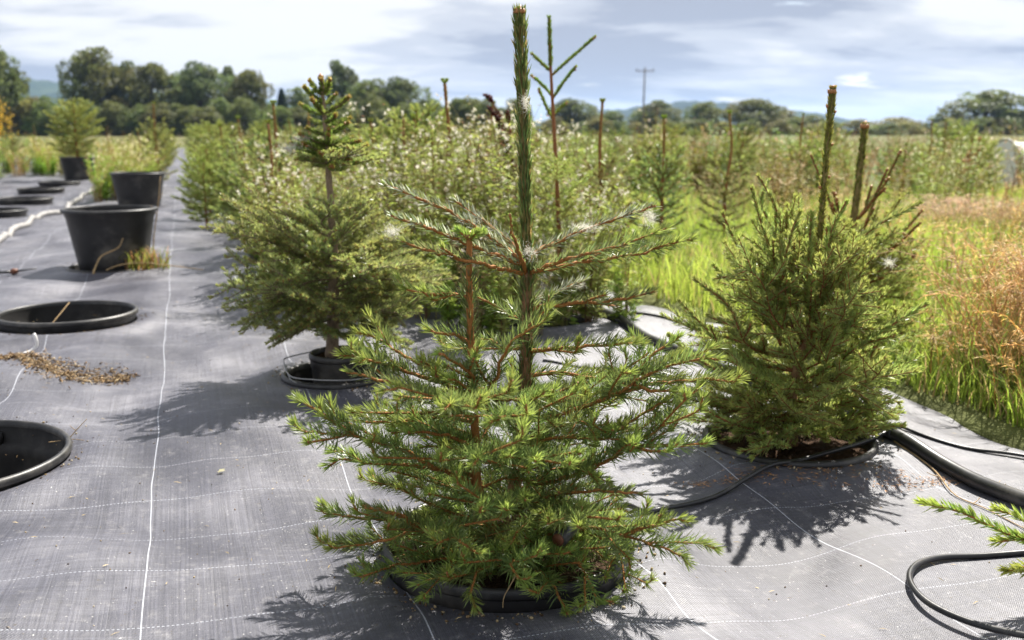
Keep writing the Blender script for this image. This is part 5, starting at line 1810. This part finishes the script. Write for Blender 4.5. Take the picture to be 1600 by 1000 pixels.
# yellow flowering plant at the far left edge
root = thing('yellow_flower_plant', 'orange yellow flowering plant at the left edge', 'plant', (-7.85, 15.2, 0))
b, b2 = MB(), MB()
for i in range(26):
    a, q = rng.uniform(0, 6.283), rng.uniform(0, 0.3)
    hh = rng.uniform(0.75, 1.12)
    p = spline([(math.cos(a) * q * 0.4, math.sin(a) * q * 0.4, 0), (math.cos(a) * q * 0.7, math.sin(a) * q * 0.7, hh * 0.5), (math.cos(a) * q, math.sin(a) * q, hh)], 8)
    tube(b, p, 0.005, 4, cap=False, col=np.array([0.16, 0.2, 0.05]))
    n_ = 30
    u = rng.uniform(0.05, 0.75, n_)
    B = np.stack([np.interp(u, np.linspace(0, 1, 8), p[:, j]) for j in range(3)], 1)
    D = np.stack([rng.normal(size=n_), rng.normal(size=n_), rng.uniform(0, 0.8, n_)], 1)
    leaves(b, B, D, 0.08, 0.022, np.array([0.18, 0.24, 0.06]) * np.exp(rng.normal(0, 0.2, (n_, 1))))
    B = p[-1] + rng.normal(0, 0.05, (60, 3)) * np.array([1, 1, 2.2]) - np.array([0, 0, 0.06])
    leaves(b2, B, rng.normal(size=(60, 3)), 0.03, 0.02, np.array([0.50, 0.30, 0.04]) * np.exp(rng.normal(0, 0.2, (60, 1))))
b.build('stems', M['weed'], root, smooth=False)
b2.build('flowers', M['weed'], root, smooth=False)

# ------------------------------------------------------------------ white seed fluff caught on the main spruce and the fir
def fluff(label, c, r, n, stretch=(1, 1, 1), dirn=None):
    mb = MB()
    c = np.asarray(c)
    P0 = c + rng.normal(0, 1, (n, 3)) * np.asarray(stretch) * r * 0.45
    d = norm(rng.normal(size=(n, 3)) + (np.asarray(dirn) if dirn is not None else 0))
    L = r * rng.uniform(0.5, 1.3, n)[:, None]
    s = norm(np.cross(d, rng.normal(size=(n, 3)))) * 0.00013
    cv = rng.normal(0, 0.25, (n, 3)) * L
    v = np.stack([P0 - s, P0 + s, P0 + d * L * 0.5 + cv * 0.4 + s, P0 + d * L * 0.5 + cv * 0.4 - s, P0 + d * L + cv], 1).reshape(-1, 3)
    o = (np.arange(n) * 5)[:, None, None]
    n0 = mb.n
    mb.add(v, (np.array([(0, 1, 2, 3)])[None] + o).reshape(-1, 4), np.array([0.86, 0.85, 0.82]))
    mb.F.append((np.array([(3, 2, 4)])[None] + o).reshape(-1, 3) + n0)
    return tag(mb.build('seed_fluff', M['fluff'], None, smooth=False), label, 'seed fluff', 'white seed fluff caught on needles')


fluff('white seed fluff hanging from the long upper right branch tip', (0.243, 1.76, 0.602), 0.012, 300, (1.0, 0.6, 1.5))
fluff('white seed fluff along the upper right branch', (0.127, 1.72, 0.587), 0.011, 340, (2.4, 0.6, 0.5))
fluff('white seed fluff on the left branch tip near the fir', (-0.187, 1.55, 0.596), 0.011, 260, (1.2, 0.6, 0.9))
fluff('white seed fluff on the short upper left branch', (-0.073, 1.74, 0.596), 0.009, 220, (2.6, 0.6, 0.5))
fluff('white seed fluff stuck to the thick leader', (0.021, 1.64, 0.796), 0.01, 260, (0.5, 0.5, 1.3))
fluff('white seed fluff on the short lower right branch', (0.123, 1.81, 0.473), 0.01, 200, (1.2, 0.6, 0.6))
fluff('white seed fluff on the left side of the fir top', (-0.615, 2.95, 0.732), 0.02, 300, (1.2, 0.5, 0.6))
fluff('white seed fluff on the fir branch below its top', (-0.643, 2.9, 0.701), 0.024, 320, (1.5, 0.5, 0.5))
fluff('white seed fluff on the right side of the bushy spruce', (0.878, 2.3, 0.45), 0.014, 220, (1, 0.6, 0.6))
fluff('white seed fluff at the crotch of the upper whorl', (0.029, 1.62, 0.555), 0.01, 200, (1.4, 0.8, 1.2))


# ------------------------------------------------------------------ small things on the fabric
# spilled compost and bark chips
mb = MB()
n = 1500
t_ = rng.uniform(0, 1, n)
cx = np.interp(t_, [0, 0.35, 0.62, 0.82, 1.0], [-1.86, -1.62, -1.46, -1.34, -1.225])
cy = np.interp(t_, [0, 0.35, 0.62, 0.82, 1.0], [3.20, 3.21, 3.10, 3.03, 3.10])
wd = np.interp(t_, [0, 0.4, 0.7, 0.9, 1.0], [0.035, 0.045, 0.085, 0.07, 0.02])
xx = cx + rng.normal(0, 1, n) * wd * 0.45
yy = cy + rng.normal(0, 1, n) * wd * 0.8
ur, vr = to_row(xx, yy)
zz = fabric_z(ur, vr) + 0.002 + np.abs(rng.normal(0, 0.006, n)) * np.exp(-((xx - cx) / 0.07) ** 2)
pal = np.array([(0.13, 0.08, 0.045), (0.22, 0.14, 0.075), (0.07, 0.042, 0.026), (0.30, 0.22, 0.13), (0.42, 0.34, 0.24)])
for i in range(n):
    s = rng.uniform(0.003, 0.011)
    ax = norm(rng.normal(size=3) * np.array([1, 1, 0.4]))
    blob(mb, (xx[i], yy[i], zz[i]), s, pal[int(rng.choice(5, p=[.3, .28, .2, .15, .07]))] * rng.uniform(0.8, 1.2), (0.14, 0.34, 1.0), ax)
sf = rng.integers(0, n, 900)
leaves(mb, np.stack([xx[sf], yy[sf], zz[sf] + 0.002], 1), rng.normal(size=(900, 3)) * np.array([1, 1, 0.25]), rng.uniform(0.012, 0.03, 900), 0.0022, np.array([0.27, 0.18, 0.10]) * np.exp(rng.normal(0, 0.4, (900, 1))))
tag(mb.build('spilled_compost', M['chip'], None, smooth=False), 'heap of spilled brown bark compost on the fabric at left', 'compost', kind='stuff')
# crumbs scattered round the pots
mb = MB()
for (k, cnt_) in (('hero', 260), ('near', 70), ('left', 80), ('fir', 50), ('right', 120), ('stand', 60)):
    hu_, hv_, hr_ = HOLES[k]
    for i in range(cnt_):
        a = rng.uniform(0, 6.283)
        d = hr_ + 0.004 + abs(rng.normal(0, 0.028))
        x, y = to_world(hu_ + math.cos(a) * d, hv_ + math.sin(a) * d)
        s = rng.uniform(0.0012, 0.0042)
        blob(mb, (x, y, fz(x, y) + s * 0.4), s, pal[int(rng.integers(0, 5))] * rng.uniform(0.7, 1.3), (0.6, 0.6, 1), norm(rng.normal(size=3)))
for i in range(900):
    u, v = rng.uniform(-0.9, 1.8), rng.uniform(1.2, 4.6)
    x, y = to_world(u, v)
    s = rng.uniform(0.0008, 0.0024)
    blob(mb, (x, y, fz(x, y) + s * 0.4), s, pal[int(rng.integers(0, 5))] * rng.uniform(0.7, 1.5), (0.6, 0.6, 1), norm(rng.normal(size=3)))
n_ = 420
uu, vv = rng.uniform(-0.9, 1.85, n_), rng.uniform(1.15, 4.8, n_)
wx_, wy_ = to_world(uu, vv)
aa = rng.uniform(0, 6.283, n_)
leaves(mb, np.stack([wx_, wy_, fabric_z(uu, vv) + 0.002], 1), np.stack([np.cos(aa), np.sin(aa), rng.uniform(0.02, 0.15, n_)], 1), rng.uniform(0.008, 0.022, n_), 0.0016, np.array([0.40, 0.29, 0.16]) * np.exp(rng.normal(0, 0.35, (n_, 1))))
tag(mb.build('soil_crumbs', M['chip'], None, smooth=False), 'soil crumbs and dry needles strewn on the fabric', 'crumbs', kind='stuff')
# dry needles under the bushy spruce
mb = MB()
n = 500
a = rng.uniform(0, 6.283, n)
x = 0.70 + np.cos(a) * rng.uniform(0.18, 0.34, n)
y = 2.10 + np.sin(a) * rng.uniform(0.0, 0.05, n)
ur, vr = to_row(x, y)
leaves(mb, np.stack([x, y, fabric_z(ur, vr) + 0.003], 1), np.stack([np.cos(a * 7), np.sin(a * 7), rng.uniform(0, 0.2, n)], 1), 0.014, 0.0018, np.array([0.36, 0.20, 0.09]) * np.exp(rng.normal(0, 0.3, (n, 1))))
tag(mb.build('fallen_needles', M['chip'], None, smooth=False), 'brown fallen needles along the tube before the bushy spruce', 'needles', kind='stuff')


def twig_thing(name, label, cat, pts, r, mat='straw', n=20, side=()):
    b = MB()
    p = spline(pts, n)
    tube(b, p, np.linspace(r, r * 0.45, n), 6, jitter=0.1)
    for f, d, L in side:
        q = p[int(f * (n - 1))]
        tube(b, spline([q, q + np.asarray(d) * L * 0.5, q + np.asarray(d) * L + np.array([0, 0, 0.004])], 6), np.linspace(r * 0.6, r * 0.3, 6), 5)
    return tag(b.build(name, M[mat]), label, cat)


zz_ = fz(-1.08, 2.34)
twig_thing('dry_twig', 'thin brown twig sticking up beside the near sunken pot', 'twig', [(-1.085, 2.33, zz_), (-1.07, 2.345, zz_ + 0.02), (-1.045, 2.36, zz_ + 0.048)], 0.0016, side=((0.5, (-0.8, 0, 0.5), 0.018),))
twig_thing('dry_twig', 'pale short stem lying near the standing twig', 'twig', [(-1.12, 2.31, zz_ + 0.004), (-1.07, 2.33, zz_ + 0.005), (-1.03, 2.32, zz_ + 0.004)], 0.0012)
twig_thing('dead_stalk', 'crooked dead stalk leaning on the nearest standing pot', 'stalk', [(-2.21, 5.20, 0.005), (-2.20, 5.24, 0.06), (-2.18, 5.27, 0.10), (-2.10, 5.29, 0.14), (-2.075, 5.30, 0.19)], 0.005)
twig_thing('dead_stalk', 'tall thin brown dead stalk right of the standing pot', 'stalk', [(-2.03, 5.60, 0.0), (-2.02, 5.60, 0.15), (-2.0, 5.62, 0.29), (-1.98, 5.62, 0.40), (-1.97, 5.63, 0.50)], 0.005, side=((0.6, (-0.5, 0, 0.8), 0.06), (0.75, (0.5, 0, 0.8), 0.05)))
twig_thing('dead_stalk', 'flat dry stems lying right of the standing pot base', 'stalk', [(-2.17, 5.28, 0.02), (-2.10, 5.32, 0.045), (-1.98, 5.35, 0.05), (-1.82, 5.36, 0.03), (-1.66, 5.30, 0.02)], 0.004, side=((0.3, (0.4, 0.2, 0.6), 0.06),))
twig_thing('dry_root', 'thin dry root lying along the thick black pipe', 'twig', [(0.92, 2.30, fz(0.92, 2.30) + 0.004), (0.955, 2.16, fz(0.955, 2.16) + 0.004), (0.945, 2.02, fz(0.945, 2.02) + 0.004), (0.965, 1.92, fz(0.965, 1.92) + 0.003), (0.99, 1.80, fz(0.99, 1.80) + 0.003)], 0.0022,
           side=((0.4, (-1, 0, 0.2), 0.03), (0.7, (0.7, 0.5, 0.1), 0.03)))
twig_thing('straw_stem', 'dry straw hanging over the rim of the main pot', 'straw', [(0.02, 1.50, 0.10), (0.005, 1.44, 0.075), (-0.012, 1.43, 0.045), (-0.014, 1.425, 0.028)], 0.0016)
twig_thing('bent_stem', 'bent stem across the sunken pot left of the path', 'stalk', [(-1.79, 3.97, 0.07), (-1.785, 3.88, 0.045), (-1.775, 3.80, 0.03), (-1.765, 3.72, 0.012)], 0.0017)
# tuft of orange weeds at the standing pot
mb = MB()
for i in range(120):
    pass
B = np.stack([rng.normal(-2.02, 0.06, 160), rng.normal(5.42, 0.04, 160), np.full(160, 0.0)], 1)
cc = np.where((rng.uniform(0, 1, 160) < 0.45)[:, None], np.array([0.20, 0.24, 0.05]), np.array([0.36, 0.21, 0.09])) * np.exp(rng.normal(0, 0.2, (160, 1)))
blades(mb, B, rng.uniform(0.05, 0.15, 160), 0.004, rng.uniform(0.3, 1.2, 160), cc)
tag(mb.build('weed_tuft', M['weed'], None, smooth=False), 'orange and green weed tuft at the foot of the standing pot', 'weed')
# white plastic peg and leaf
p0 = np.array([-1.67, 3.38, fz(-1.67, 3.38)])
b = MB()
tube(b, spline([p0 + (-0.02, -0.02, 0.006), p0 + (0.0, 0.0, 0.012), p0 + (0.015, 0.01, 0.03), p0 + (0.013, 0.012, 0.055), p0 + (0.006, 0.015, 0.07)], 18), 0.0055, 8)
tag(b.build('plastic_hook', M['whiteplastic']), 'small white bent plastic hook above the spilled compost', 'hook')
b = MB()
z0 = fz(-0.643, 2.105)
leaves(b, [(-0.655, 2.105, z0 + 0.004), (-0.65, 2.1, z0 + 0.004)], [(1, 0.1, 0.25), (0.5, 0.8, 0.3)], 0.022, 0.010, np.array([[0.55, 0.52, 0.35], [0.50, 0.50, 0.30]]))
tag(b.build('fallen_leaf', M['leaf']), 'small pale fallen leaf on the fabric left of the main spruce', 'leaf')
# dripper lying at the left edge
root = thing('dripper_stake', 'black dripper stake with brown cap lying at the left edge', 'dripper', (-2.73, 5.38, fz(-2.73, 5.38)), R(10))
b = MB()
tube(b, np.array([(-0.16, 0.01, 0.012), (-0.05, 0, 0.014), (0.0, 0, 0.016)]), [0.004, 0.007, 0.009], 8)
tube(b, np.array([(-0.06, -0.02, 0.006), (-0.05, 0, 0.014), (-0.07, 0.03, 0.03)]), 0.004, 6)
b.build('stake', M['hose'], root)
b = MB()
tube(b, np.array([(0.0, 0, 0.016), (0.012, 0, 0.018), (0.034, 0, 0.02)]), [0.013, 0.017, 0.013], 10)
b.build('cap', M['rust'], root)
b = MB()
tube(b, np.array([(0.034, 0, 0.02), (0.08, 0.0, 0.026), (0.13, 0, 0.03)]), [0.006, 0.004, 0.003], 8)
b.build('spike', M['hose'], root)
# dripper head among the low needles of the main spruce
root = thing('drip_emitter', 'grey drip emitter with brown end among the low spruce branches', 'dripper', (0.085, 1.50, 0.115), R(-35))
b = MB()
tube(b, np.array([(0, -0.02, 0), (0, -0.016, 0.0), (0, 0.03, 0.008)]), [0.012, 0.0135, 0.0115], 14)
b.build('body', M['hose'], root)
b = MB()
tube(b, np.array([(0, -0.0235, 0), (0, -0.019, 0)]), [0.0098, 0.0102], 14)
b.build('end_cap', M['rust'], root)

# ------------------------------------------------------------------ haze: thin air between here and the hills
b = MB()
x0, x1, y0, y1, z0, z1 = -6500, 6500, -3500, 7500, -3.0, 150.0
b.add([(x0, y0, z0), (x1, y0, z0), (x1, y1, z0), (x0, y1, z0), (x0, y0, z1), (x1, y0, z1), (x1, y1, z1), (x0, y1, z1)],
      [(0, 3, 2, 1), (4, 5, 6, 7), (0, 1, 5, 4), (1, 2, 6, 5), (2, 3, 7, 6), (3, 0, 4, 7)])
m, nt, out = new_mat('haze_air')
pv = nt.nodes.new('ShaderNodeVolumePrincipled')
pv.inputs['Color'].default_value = (0.46, 0.66, 1.0, 1)
pv.inputs['Density'].default_value = 0.00013
pv.inputs['Anisotropy'].default_value = 0.2
nt.links.new(pv.outputs[0], out.inputs['Volume'])
hz = b.build('haze', m, None, smooth=False)
tag(hz, 'thin bluish haze in the air over the field', 'haze', kind='stuff')
